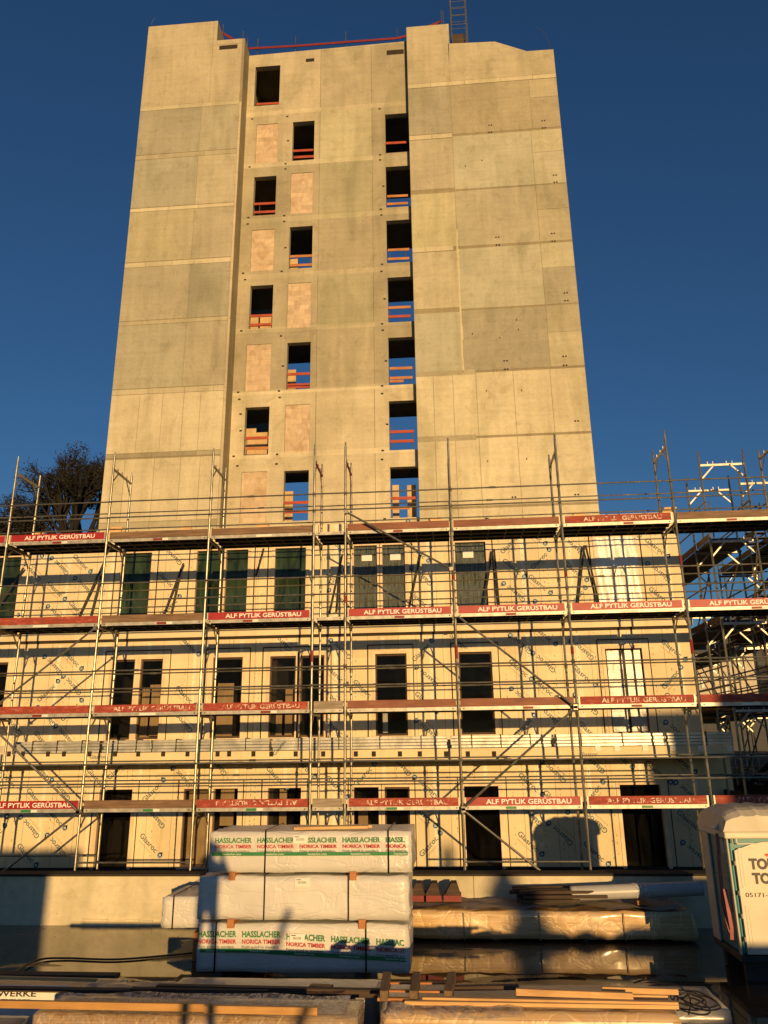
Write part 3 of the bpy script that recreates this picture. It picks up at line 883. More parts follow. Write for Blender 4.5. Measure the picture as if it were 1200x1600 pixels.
# hairline board joints
mb = MB(); x = -15.6
zz1 = az(600, 990, YF); zz2 = az(600, 1188, YF)
while x < XR_ - .2:
    for za, zb_ in ((ZS, zz2), (zz2 + .25, zz1), (zz1 + .1, zpar)):
        xx = x + random.uniform(-.15, .15)
        segs = [(za, zb_)]
        for h in fh:
            if h[0] - .1 < xx < h[1] + .1:
                ns = []
                for s0, s1 in segs:
                    if h[3] + .1 < s0 or h[2] - .1 > s1: ns.append((s0, s1)); continue
                    if s0 < h[2] - .1: ns.append((s0, h[2] - .1))
                    if s1 > h[3] + .1: ns.append((h[3] + .1, s1))
                segs = ns
        for s0, s1 in segs: mb.box(xx - .005, xx + .005, YF - .004, YF - .001, s0, s1)
    x += .62
mb.build('board_joint', M['printgrey'], bd)
mb = MB(); x = -15.6 + .31
while x < XR_ - .3:
    segs = [(ZS + .08, zz2 - .02), (zz2 + .3, zz1 - .1), (zz1 + .35, zpar - .02)]
    for h in fh:
        if h[0] - .2 < x < h[1] + .2:
            ns = []
            for s0, s1 in segs:
                if h[3] + .1 < s0 or h[2] - .1 > s1: ns.append((s0, s1)); continue
                if s0 < h[2] - .1: ns.append((s0, h[2] - .1))
                if s1 > h[3] + .1: ns.append((h[3] + .1, s1))
            segs = ns
    for s0, s1 in segs: mb.box(x - .045, x + .045, YF - .0022, YF - .0005, s0, s1)
    x += 1.24
mb.build('joint_tape', M['tape'], bd)
# storey trim strip with dark shadow gap
zt_ = az(600, 977, YF); zb_ = az(600, 989, YF)
mb = MB(); mb.box(-16, XR_ + .05, YF - .09, YF - .007, zb_, zt_); mb.build('storey_trim', M['board'], bd)
mb = MB(); mb.box(-16, XR_, YF - .012, YF - .008, zb_ - .07, zb_); mb.box(-16, XR_, YF - .012, YF - .008, ZS, ZS + .06); mb.build('shadow_gap', M['joint'], bd)
# foot strip above canopy in darker board
mb = MB(); mb.box(-16, XR_ + .02, YF - .03, YF - .013, R2b - .4, R2b - .06, tone=(.7, .7, .7)); mb.build('plinth_strip', M['plaster'], bd)

# print on boards
def clear_of(x, z, r):
    return not any(h[0] - r < x < h[1] + r and h[2] - r * .8 < z < h[3] + r * .8 for h in fh) and -15.5 < x < XR_ - .35 and ZS + .2 < z < zpar - .1


def circle(mb, c, r, u, v, mi, n=10):
    mb.face([tuple(Vector(c) + Vector(u) * r * math.cos(6.2832 * k / n) + Vector(v) * r * math.sin(6.2832 * k / n)) for k in range(n)], mi)


mb = MB(); rr = random.Random(3)
colx = -15.2; ci = 0
while colx < XR_:
    z = ZS + .35 + (ci % 3) * .22; k = ci
    while z < zpar - .2:
        ang = R_(-43) if (k % 2 == 0) else R_(137)
        if k % 7 == 5: ang = R_(45)
        x = colx + rr.uniform(-.08, .08)
        if clear_of(x, z, .27) and not (zb_ - .15 < z < zt_ + .15) and not (R2b - .5 < z < R2b) and rr.random() < .95:
            u = Vector((math.cos(ang), 0, math.sin(ang))); v = Vector((-math.sin(ang), 0, math.cos(ang)))
            c0 = Vector((x, YF - .0035, z))
            o = c0 - u * .36 - v * .06
            put_text(mb, 'Glasroc', o, u, v, .57, .125, 0, .016)
            put_text(mb, 'sheathing board', o - v * .085 + u * .06, u, v, .42, .04, 2, 0)
            lc = c0 + u * .34 + v * .0
            circle(mb, lc, .065, u, v, 1)
            mb.face([tuple(lc + u * .0 + v * .10), tuple(lc - u * .05 + v * .02), tuple(lc + u * .05 + v * .02)], 1)
            for s0, s1 in (((.034, .008)), ((.008, .034))):
                q = lc + Vector((0, -.002, 0))
                mb.face([tuple(q - u * s0 - v * s1), tuple(q + u * s0 - v * s1), tuple(q + u * s0 + v * s1), tuple(q - u * s0 + v * s1)], 3)
        z += .66 + rr.uniform(-.03, .05); k += 1
    colx += .70 + (.20 if ci % 2 else -.05); ci += 1
# small running text up the studs
x = -15.0
while x < XR_:
    z = ZS + .1
    while z < zpar - .1:
        L = rr.uniform(.02, .07)
        if clear_of(x, z, .12) and rr.random() < .55: mb.box(x - .006, x + .006, YF - .0034, YF - .001, z, z + L, 0)
        z += L + rr.uniform(.03, .12)
    x += rr.choice((.42, .84, .11, .6))
mb.build('board_print', [M['printdark'], M['printblue'], M['printgrey'], M['paper']], bd)
# drip/printed marks on parapet
mb = MB()
for i in range(26): x = rr.uniform(-12, 6); mb.box(x, x + .02, YF - .0036, YF - .001, zpar - rr.uniform(.15, .28), zpar - .02)
mb.build('parapet_mark', M['printdark'], bd)

# canopy ledge
YCY = 18.95
zc0, zc1, zc2 = az(600, 1187, YCY), az(600, 1171, YCY), az(600, 1150, YCY)
xce = ax(1146, 1165, YCY)
mb = MB(); mb.box(-16, xce, YCY, YF - .013, zc0, zc1); mb.build('canopy_slab', M['board'], bd)
mb = MB(); mb.box(-16, xce + .02, YCY - .03, YF - .02, zc0 - .05, zc0 - .003); mb.build('canopy_rim', M['steelrim'], bd)
mb = MB()
for x in (14, 36, 75, 100, 140, 180, 216, 255, 293, 340, 358, 396, 424, 462, 505, 556, 584, 625, 656, 697, 731, 772): p = at(x, 1178, YCY); mb.box(p.x - .05, p.x + .05, YCY - .004, YCY - .001, p.z - .06, p.z + .06)
mb.each('vent_hole', M['joint'], bd)
mb = MB()
for x in (934, 964, 1008, 1051, 1094, 1139): p = at(x, 1169, YCY); mb.box(p.x - .06, p.x + .06, YCY - .02, YCY - .001, p.z - .06, p.z + .06)
mb.each('canopy_bracket', M['paper'], bd)
mb = MB()
for x, y, a in ((140, 1182, 0), (430, 1178, .9), (905, 1178, 0)): p = at(x, y, YCY); put_text(mb, 'Glasroc', (p.x, YCY - .003, p.z - .05), (math.cos(a), 0, math.sin(a)), (-math.sin(a), 0, math.cos(a)), .42, .09, 0)
mb.build('canopy_print', M['printdark'], bd)
segs = [(22, 156, 'leftmost silver profile bundle lying on the canopy ledge'), (160, 236, 'short silver profile bundle on the ledge below the double window'), (238, 420, 'silver profile bundle on the ledge left of the narrow scaffold bay'), (424, 700, 'long pale profile bundle on the ledge behind the narrow scaffold bay'), (704, 862, 'bright profile bundle on the ledge right of centre'), (866, 1148, 'rightmost profile bundle jutting past the building corner')]
for a, b, lab in segs:
    p, q = ax(a, 1160, YCY), ax(b, 1160, YCY)
    t = empty('profile_bundle', lab, 'metal profiles', ((p + q) / 2, YCY + .3, zc1), 'wrapped metal profiles on the canopy ledge')
    m2 = MB()
    for k in range(4):
        z0 = zc1 + .012 + k * (zc2 - zc1 - .02) / 4
        m2.box(p + random.uniform(-.01, .03), q - random.uniform(-.01, .03), YCY + .02 + (k % 2) * .025, YCY + .42, z0, z0 + (zc2 - zc1) / 4 - .012)
    m2.each('profile', M['silver'], t, bevel=.008)
    m2 = MB(); n = 2 + int((q - p) / 2)
    for k in range(n):
        x = p + .15 + (q - p - .3) * (k + .5) / n; m2.box(x, x + .02, YCY + .005, YCY + .43, zc1 + .004, zc2 + .006)
    m2.each('strap', M['black'], t)

# blocks on the parapet
for i, (x, y, lab) in enumerate([(60, 833, 'small pine block on the parapet at the far left'), (180, 828, 'small pine block on the parapet near the left tower corner'), (290, 823, 'pine block with green paint on the parapet below the tower'), (410, 818, 'pine block with green paint on the parapet near the lowest tower window'), (679, 805, 'pale pine block on the parapet right of centre'), (905, 801, 'pine block on the parapet above the faded red board'), (1045, 797, 'pine block pile on the right parapet corner')]):
    p = at(x, y, YF + .12); o = MB(); o.box(-.17, .17, -.05, .05, 0, .11); o.box(-.12, .2, -.045, .04, .112, .17) if i in (1, 6) else None
    b = o.build('wood_block', M['pine'], bevel=.005); b.location = (p.x, YF + .14, zpar + .002); b.rotation_euler = (0, 0, random.uniform(-.2, .2))
    tag(b, lab, 'wood block', 'wood blocks on the parapet')
    if i in (2, 3): g = MB(); g.box(-.03, .03, -.056, -.051, .01, .10); gg = g.build('paint_mark', M['green'], b)

# ------------------------------------------------------------------ scaffolding
YO, YI = 17.05, 18.14
PX = [-12.9, -10.42, -7.95, -5.475, -2.985, -2.245, .205, 2.70, 5.22, 7.72]
DZ = [ZC - 1.227, ZC + .767, ZC + 2.778, ZC + 4.773]
sc = empty('facade_scaffold', 'galvanised steel scaffold with red lettered toe boards before the building', 'scaffold', (-2.6, YO, ZS))
TOPZ = ZC + 6.88
for j, x in enumerate(PX):
    for y, top in ((YO, TOPZ + random.uniform(-.03, .06)), (YI, TOPZ - .07)):
        if j == 9: top -= .1
        m2 = MB(); m2.tube((x, y, ZS), (x, y, top), .027, 10)
        m2.tube((x, y, top), (x, y, top + .12), .019, 8)
        for dz in DZ:
            m2.tube((x, y, dz - .06), (x, y, dz + .03), .036, 8)
            m2.tube((x, y, dz + .93), (x, y, dz + 1.02), .038, 8); m2.tube((x, y, dz + .53), (x, y, dz + .61), .038, 8)
        m2.box(x - .07, x + .07, y - .07, y + .07, ZS + .002, ZS + .015)
        m2.build('standard', M['steel'], sc, smooth=False)
    for li, dz in enumerate(DZ):
        m2 = MB(); m2.bar((x, YO, dz - .03), (x, YI, dz - .03), .045, .05)
        for y0, y1 in ((YO, YO + .3), (YI, YI - .3)):
            m2.bar((x, y0, dz - .36), (x, y1, dz - .05), .02, .035)
        m2.build('transom_frame', M['steel'], sc)
    m2 = MB(); m2.bar((x, YO, TOPZ - .28), (x, YI, TOPZ - .28), .035, .05)
    for y0, y1 in ((YO, YO + .3), (YI, YI - .3)): m2.bar((x, y0, TOPZ - .62), (x, y1, TOPZ - .3), .018, .03)
    for y in (YO + .25, YO + .5, YO + .8): m2.tube((x, y, TOPZ - .26), (x, y, TOPZ - .18), .012, 5)
    m2.build('transom_frame', M['redpaint'] if j in (4, 5) else M['steel'], sc)
# red sleeves
m2 = MB()
for x, z0, z1 in [(PX[8], ZC + 3.75, ZC + 4.0), (PX[8], ZC + 1.85, ZC + 2.15), (PX[7], ZC + 3.6, ZC + 3.75), (PX[7], ZC + 1.9, ZC + 2.05), (PX[6], ZC + 3.6, ZC + 3.85), (PX[6], ZC + 1.85, ZC + 2.15), (PX[5], ZC + 3.15, ZC + 3.4), (PX[4], ZC + 1.85, ZC + 2.1), (PX[2], ZC + 3.7, ZC + 3.8), (PX[3], ZC + 3.7, ZC + 3.8)]:
    m2.tube((x, YO, z0), (x, YO, z1), .034, 8)
m2.each('red_sleeve', M['redpaint'], sc)
# rails
for j in range(len(PX) - 1):
    a, b = PX[j], PX[j + 1]
    for li, dz in enumerate(DZ):
        for y, off in ((YO - .05, (.97, .57)), (YI - .05, (1.02, .60))):
            m2 = MB(); s_ = random.uniform(-.012, .012)
            for o_ in off: m2.tube((a - .02, y, dz + o_ + s_), (b + .02, y, dz + o_ + s_ * .3), .018 if y < YI - .1 else .016, 8)
            if (j + li) % 3 == 0: m2.tube((a + .9, y - .005, dz + off[0] + s_), (a + 1.05, y - .005, dz + off[0] + s_), .026, 8)
            m2.build('guardrail', M['steel'], sc)
    if j in (2, 6): pass
m2 = MB(); zf = az(600, 1347, YO)
for j in (2, 6): m2.tube((PX[j], YO, zf), (PX[j + 1], YO, zf), .02)
m2.tube((PX[1], YI, zf), (PX[2], YI, zf), .018); m2.each('foot_rail', M['steel'], sc)
# decks
for j in range(len(PX) - 1):
    a, b = PX[j] + .045, PX[j + 1] - .045
    for li, dz in enumerate(DZ):
        m2 = MB(); wd = (YI - YO - .1) / 3
        for k in range(3):
            y0 = YO + .05 + k * wd
            m2.box(a, b, y0 + .01, y0 + wd - .01, dz + .045, dz + .065, 1)
            for yy in (y0 + .01, y0 + wd - .03): m2.box(a, b, yy, yy + .02, dz, dz + .0449, 1 if k or yy > y0 + .02 else 0)
            n = int((b - a) / .35)
            for q in range(1, n): m2.box(a + q * (b - a) / n, a + q * (b - a) / n + .025, y0 + .03, y0 + wd - .03, dz + .01, dz + .0449, 1)
        m2.box(a, b, YO + .045, YO + .0595, dz - .004, dz + .07, 0)
        for q in (a + .07, b - .07): m2.tube((q, YO + .036, dz + .033), (q, YO + .0449, dz + .033), .014, 8, 2)
        d_ = m2.build('deck', [M['steelrim'], M['deckdark'], M['joint']], sc)
        if b - a > 1:
            m3 = MB(); x = a + (b - a) * random.choice((.35, .45, .55)); r_ = (j + li) % 3
            m3.box(x, x + .22, YO + .040, YO + .0445, dz + .005, dz + .055, 0); m3.box(x + .225, x + .36, YO + .040, YO + .0445, dz + .005, dz + .055, 1)
            m3.build('rim_sticker', [M['green'] if li == 0 else (M['redpaint'] if r_ else M['paper']), M['paper']], d_)
# toe boards  (level, bay, kind, text?)
TB = {3: ['rb', 'rb', 'w', 'w', None, 'w2', 'w2', 'wt', 'w'],
      2: ['w3', 'w3', 'w', 'rb', None, 'rb', 'rb2', 'rb2', 'rb2'],
      1: ['w3', 'w3', 'wt', 'wt', 'g', 'w2', 'w2', 'wt', 'w3'],
      0: ['rb2', 'rb2', 'w', 'wm', 'g', 'wt', 'rb2', 'wt', 'wt']}
names = {'rb': 'bright red toe board lettered ALF PYTLIK GERÜSTBAU', 'rb2': 'red toe board lettered ALF PYTLIK GERÜSTBAU', 'wt': 'worn red toe board with faded white lettering', 'wm': 'worn red toe board with lettering upside down'}
for li, row in TB.items():
    for j, k in enumerate(row):
        if not k: continue
        a, b = PX[j] + .05, PX[j + 1] - .05; dz = DZ[li]; z0 = dz + .072; z1 = z0 + .165
        if j == 1 and li == 3: z0 += .01; z1 += .01
        m = {'rb': 'red', 'rb2': 'red', 'wt': 'redw', 'wm': 'redw', 'w3': 'redw', 'w': 'board_wood', 'w2': 'redwood', 'g': 'greywood'}[k]
        tilt = random.uniform(-.008, .008)
        m2 = MB(); m2.face([(a, YO + .03, z0), (b, YO + .03, z0 + tilt), (b, YO + .03, z1 + tilt), (a, YO + .03, z1)])
        m2 = MB(); m2.box(a, b, YO + .025, YO + .055, z0, z1)
        tb = m2.build('toe_board', M[m], sc, bevel=.003)
        if k in names: tb['label'] = names[k]
        if k in ('rb', 'rb2', 'wt', 'wm') and j not in (8,) or (j == 8 and k != 'w3' and k in names):
            m3 = MB(); L = 1.74; x0 = a + (b - a - L) / 2 + .1 + random.uniform(-.06, .06)
            if k == 'wm': put_text(m3, 'ALF PYTLIK GERÜSTBAU', (x0 + L, YO + .0235, z1 - .03), (-1, 0, 0), (0, 0, -1), L, .095, 0, .014)
            else: put_text(m3, 'ALF PYTLIK GERÜSTBAU', (x0, YO + .0235, z0 + .033), (1, 0, 0), (0, 0, 1), L, .098, 0, .016)
            m3.build('lettering', M['prw'] if k in ('wt', 'wm') else M['pr'], tb)
        if k in ('rb', 'rb2', 'wt'):
            m3 = MB(); m3.box(a, a + .03, YO + .0215, YO + .0245, z0, z1); m3.box(b - .03, b, YO + .0215, YO + .0245, z0, z1); m3.build('end_plate', M['steelrim'], tb)
# diagonal braces
def brace(x0, y0, x1, y1, Y=YO - .09):
    m2 = MB(); m2.tube(at(x0, y0, Y), at(x1, y1, Y), .024, 8)
    for p in (at(x0, y0, Y), at(x1, y1, Y)): m2.box(p.x - .04, p.x + .04, Y - .035, Y + .06, p.z - .04, p.z + .04)
    m2.build('diagonal_brace', M['steel'], sc)
brace(541, 800, 705, 889); brace(713, 961, 899, 1104); brace(899, 1106, 724, 1263); brace(724, 1266, 852, 1367); brace(149, 981, 0, 1098); brace(-5, 1143, 122, 1268); brace(122, 1270, -2, 1368)
for (x, y) in ((160, 1180), (330, 1181), (497, 1178), (543, 1178), (715, 1172), (890, 1173), (1070, 1172), (325, 925), (500, 930)):
    pass

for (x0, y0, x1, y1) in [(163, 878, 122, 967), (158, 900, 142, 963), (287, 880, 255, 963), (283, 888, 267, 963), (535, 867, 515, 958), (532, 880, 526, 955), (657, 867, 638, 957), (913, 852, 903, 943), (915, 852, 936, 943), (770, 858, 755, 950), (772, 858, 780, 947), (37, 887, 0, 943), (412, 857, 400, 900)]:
    m2 = MB(); m2.tube(at(x0, y0, YF - .16), at(x1, y1, YF - .10), .028, 6); m2.build('shadow_bar', M['deckdark'], sc)  # added dark bars imitate slanted shadows on the facade

# side scaffold: rows of frames running back beside the building
def side_scaffold(name, label, X0, X1, Yseq, zbase, ztops, dzs, red_end=False):
    s = empty(name, label, 'scaffold', ((X0 + X1) / 2, Yseq[0], zbase), 'scaffolds at the right of the building')
    for i, (y, zt_) in enumerate(zip(Yseq, ztops)):
        for x in (X0, X1):
            m2 = MB(); m2.tube((x, y, zbase), (x, y, zt_), .027, 8); m2.tube((x, y, zt_), (x, y, zt_ + .15), .02, 6)
            for dz in dzs:
                if dz < zt_: m2.tube((x, y, dz - .05), (x, y, dz + .05), .036, 8)
            m2.build('standard', M['steel'], s)
        for dz in [d for d in dzs if d < zt_ - .2] + [zt_ - .22]:
            m2 = MB(); m2.bar((X0, y, dz - .03), (X1, y, dz - .03), .04, .055)
            for xa, xb in ((X0, X0 + .33), (X1, X1 - .33)): m2.bar((xa, y, dz - .4), (xb, y, dz - .05), .02, .035)
            for q in (.2, .33, .66, .8): m2.tube((X0 + q, y, dz), (X0 + q, y, dz + .07), .012, 5)
            m2.build('transom_frame', M['steelrim'] if name == 'return_scaffold' else M['steel'], s)
    for (ya, za), (yb, zb_) in zip(zip(Yseq, ztops), zip(Yseq[1:], ztops[1:])):
        for k, dz in enumerate(dzs):
            if dz > min(za, zb_) + .2: continue
            m2 = MB()
            for q in range(3): m2.box(X0 + .05 + q * (X1 - X0 - .1) / 3 + .01, X0 + .05 + (q + 1) * (X1 - X0 - .1) / 3 - .01, ya + .04, yb - .04, dz, dz + .06)
            m2.build('deck', M['deckdark'], s)
            m2 = MB(); m2.box(X0 + .03, X0 + .05, ya + .04, yb - .04, dz + .065, dz + .21); m2.box(X1 - .05, X1 - .03, ya + .04, yb - .04, dz + .065, dz + .21); m2.build('toe_board', M['board_wood'] if k % 2 else M['darkwood'], s)
            m2 = MB()
            for o_ in (.55, 1.0):
                if dz + o_ < min(za, zb_) + .3:
                    m2.tube((X0, ya, dz + o_), (X0, yb, dz + o_), .02, 6); m2.tube((X1, ya, dz + o_), (X1, yb, dz + o_), .02, 6)
            m2.build('guardrail', M['steel'], s)
        if dzs: 
            for k, (d0, d1) in enumerate(zip(dzs, dzs[1:])):
                m2 = MB(); aa, bb = ((ya, yb) if k % 2 else (yb, ya)); m2.tube((X1 + .04, aa, d0), (X1 + .04, bb, d1), .022, 6); m2.build('diagonal_brace', M['steel'], s)
    return s


SD = [ZC - 1.25, ZC + .75, ZC + 2.75, ZC + 4.75]
tops1 = [ZC + 6.86, ZC + 6.75, ZC + 6.6, ZC + 4.9, ZC + 4.9]
side_scaffold('return_scaffold', 'scaffold running back beside the building, pale crossbars against the sky', 6.50, 7.59, [18.75, 19.9, 22.4, 24.9, 27.4], ZS, [ZC + 6.95, ZC + 6.65, ZC + 6.6, ZC + 6.3, ZC + 6.3], SD)
side_scaffold('rear_scaffold', 'farther scaffold tangled with braces near the dark gabled building', 8.6, 9.7, [24, 26.5, 29, 31.5], ZS, [ZC + 5.3, ZC + 4.7, ZC + 4.7, ZC + 2.7], [ZC - 1.25, ZC + .75, ZC + 2.75])
side_scaffold('access_scaffold', 'scaffold at the right edge of the photo with a sloping stair', 8.1, 9.2, [18.1, 20.5, 23], ZS, [ZC + 7.0, ZC + 7.0, ZC + 6.9], [ZC - 1.25, ZC + .75, ZC + 2.75, ZC + 4.75])
# stair runs between
t = empty('scaffold_stair', 'dark sloping stair flights hanging between the side scaffolds', 'stair', (7.8, 22, ZS))
for k, (y0, z0, y1, z1) in enumerate([(19.5, ZC + 4.75, 22.5, ZC + 6.75), (22.5, ZC + 2.75, 19.5, ZC + 4.75), (19.5, ZC + .75, 22.5, ZC + 2.75), (22.5, ZC - 1.25, 19.5, ZC + .75)]):
    for dx in (0, .5):
        m2 = MB(); m2.bar((7.65 + dx, y0, z0), (7.65 + dx + 1.2 * (1 if k % 2 else 1), y1, z1), .03, .12); m2.build('stringer', M['deckdark'], t)
    m2 = MB()
    for q in range(9):
        f = (q + .5) / 9; x = 7.65 + 1.2 * f; m2.box(x, x + .5, y0 + (y1 - y0) * f - .1, y0 + (y1 - y0) * f + .1, z0 + (z1 - z0) * f - .01, z0 + (z1 - z0) * f + .01)
    m2.each('tread', M['deckdark'], t)

# ------------------------------------------------------------------ background buildings at right and tree
b2 = empty('gabled_building', 'dark slate building with sloping roof behind the right scaffold', 'building', (18, 46, 0))
mb = MB(); e0 = at(1128, 975, 42); e1 = at(1300, 880, 42)
mb.prism([(e0.x, .02), (e0.x + 12, .02), (e0.x + 12, e1.z + 1), (e1.x, e1.z), (e0.x, e0.z)], 42, 54); mb.build('wall', M['darkplaster'], b2)
for k in range(5):
    p = at(1142 + k * 14, 1040 + (k % 2) * 20, 42); m2 = MB(); m2.box(p.x, p.x + .9, 41.96, 41.995, p.z - 1.4, p.z); m2.build('window', M['glass_dark'], b2)
b3 = empty('neighbour_house', 'beige rendered house glimpsed through the right scaffold poles', 'house', (14.5, 37, 0))
p = at(1083, 1022, 36); q = at(1176, 1022, 36)
mb = MB(); mb.box(p.x, q.x, 36, 41, .02, p.z); mb.build('wall', M['plaster'], b3)
mb = MB(); mb.box(p.x - .2, q.x + .2, 35.8, 41.2, p.z, p.z + .15); mb.build('roof', M['darkplaster'], b3)
for (x0, y0, x1, y1) in ((1094, 1058, 1100, 1075), (1128, 1062, 1138, 1094), (1146, 1064, 1151, 1094)):
    a_, c_ = at(x0, y0, 36), at(x1, y1, 36); m2 = MB(); m2.box(a_.x, c_.x, 35.95, 35.99, c_.z, a_.z); m2.build('window', M['paper'], b3)


t = empty('shade_screen', 'dark hoarding added behind the scaffolds at lower right', 'shade screen', (12, 33, 0))  # dark panels stand in for shade over the house's lower part
hzt = az(1140, 1106, 33)
for k in range(6):
    m2 = MB(); m2.box(7.2 + k * 2.4, 9.56 + k * 2.4, 33, 33.06, .02, hzt); m2.build('panel', M['darkplaster'], t)


def make_tree(name, label, base, top, spread, seed, clumps, leafn, twigs=260, mats=('bark', 'leaf2'), lat=.55):
    r = random.Random(seed)
    t = empty(name, label, 'tree', base)
    tr = MB(); tips = []
    base = Vector(base)

    def grow(p, d, L, rad, depth):
        q = p + d * L
        tr.tube(p, q, rad, 6, 0, rad * .72, caps=False)
        tips.append((q, depth))
        if depth == 0: return
        for k in range(r.choice((2, 3, 3)) if depth > 1 else r.choice((3, 4))):
            nd = (d + Vector((r.gauss(0, lat), r.gauss(0, lat), r.gauss(.08, .35)))).normalized()
            grow(q, nd, L * r.uniform(.62, .85), rad * .62, depth - 1)
    H = (top - base.z) * 1.06
    tr.tube(base, base + Vector((0, 0, H * .6)), H * .022, 10, 0, H * .02)
    for k in range(5):
        a = r.uniform(0, 6.28); grow(base + Vector((0, 0, H * r.uniform(.52, .60))), Vector((math.cos(a) * spread, math.sin(a) * spread * .6, 1)).normalized(), H * .125, H * .013, 5)
    tr.build('trunk', M[mats[0]], t)
    cr = MB()
    ends = [q for q, d in tips if d <= 1]
    for c_ in range(clumps):
        c0 = r.choice(ends); rad = r.uniform(.25, .6) * H / 14
        for k in range(leafn):
            v = Vector((r.gauss(0, 1), r.gauss(0, 1), r.gauss(0, 1))); v = v.normalized() * rad * r.random() ** .4; s_ = r.uniform(.05, .11)
            n_ = Vector((r.gauss(0, 1), r.gauss(0, 1), r.gauss(0, 1))).normalized(); a_ = n_.orthogonal().normalized() * s_; b_ = n_.cross(a_)
            p_ = c0 + v; cr.face([p_ - a_, p_ - b_ * .4, p_ + a_, p_ + b_ * .4])
    for q in ends:
        for k in range(3):
            n_ = Vector((r.gauss(0, 1), r.gauss(0, 1), r.gauss(.3, 1))).normalized()
            cr.tube(q, q + n_ * r.uniform(.2, .6), .008, 3, 1, .003, caps=False)
            if r.random() < .5:
                p_ = q + n_ * r.uniform(.1, .6); a_ = n_.orthogonal().normalized() * .05; cr.face([p_ - a_, p_ - n_ * .05, p_ + a_, p_ + n_ * .05])
    cr.build('crown', [M[mats[1]], M['bark']], t)
    return t


def crown_tree(name, label, cx, cy, Y, w_px, seed, **kw):
    p = at(cx, cy, Y); make_tree(name, label, (p.x, Y, 0), p.z, kw.pop('spread', .9), seed, **kw)


crown_tree('bare_tree', 'nearly bare dark tree with mistletoe clumps left of the tower', 128, 738, 42, 110, 5, clumps=24, leafn=240, spread=.22, lat=.34)
crown_tree('leafy_tree', 'low dark tree at the left edge behind the parapet', -10, 812, 44, 60, 9, clumps=80, leafn=200, spread=.4, lat=.4)

# ------------------------------------------------------------------ wrapped timber bundles
def bundle_mesh(x0, x1, y0, y1, z0, z1, seed, amp=.018, step=.09, ends=.05, sag=0.0):
    """closed wrapped package: subdivided rounded box with tugged film"""
    r = random.Random(seed)
    bmm = bmesh.new()
    bmesh.ops.create_cube(bmm, size=1)
    L = (x1 - x0, y1 - y0, z1 - z0)
    for v in bmm.verts: v.co = Vector((v.co.x * L[0], v.co.y * L[1], v.co.z * L[2]))
    for ax_, n in enumerate([max(2, int(l / step)) for l in L]):
        for k in range(1, n):
            no = Vector((0, 0, 0)); no[ax_] = 1; c_ = Vector((0, 0, 0)); c_[ax_] = -L[ax_] / 2 + L[ax_] * k / n
            bmesh.ops.bisect_plane(bmm, geom=bmm.verts[:] + bmm.edges[:] + bmm.faces[:], plane_co=c_, plane_no=no)
    from mathutils import noise as N
    for v in bmm.verts:
        p = v.co.copy(); q = p.copy()
        R0 = .03                                     # round the edges
        inner = Vector([max(-L[i] / 2 + R0, min(L[i] / 2 - R0, p[i])) for i in range(3)])
        d = p - inner
        if d.length > 1e-6: q = inner + d.normalized() * min(d.length, R0)
        nrm = d.normalized() if d.length > 1e-6 else Vector((0, 0, 0))
        s = Vector((p.x * 1.6 + seed * 3.1, p.y * 2, p.z * 3.2))
        w = N.noise(s) * amp + (abs(N.noise(s * 2.3)) - .25) * amp * .9
        endf = max(0, 1 - (L[0] / 2 - abs(p.x)) / .35)
        w += N.noise(s * 5) * amp * 1.3 * endf
        q += nrm * w
        q.z -= sag * (1 if p.z > 0 else .2) * (p.x / L[0] + .5) ** 2
        v.co = q + Vector(((x0 + x1) / 2, (y0 + y1) / 2, (z0 + z1) / 2))
    me = bpy.data.meshes.new('wrapping'); bmm.to_mesh(me); bmm.free()
    me.polygons.foreach_set('use_smooth', [True] * len(me.polygons))
    return me


def add_mesh(me, name, mat, parent):
    me.name = name; me.materials.append(mat)
    o = bpy.data.objects.new(name, me); col.objects.link(o); o.parent = parent; o.location = -parent_world(parent); return o


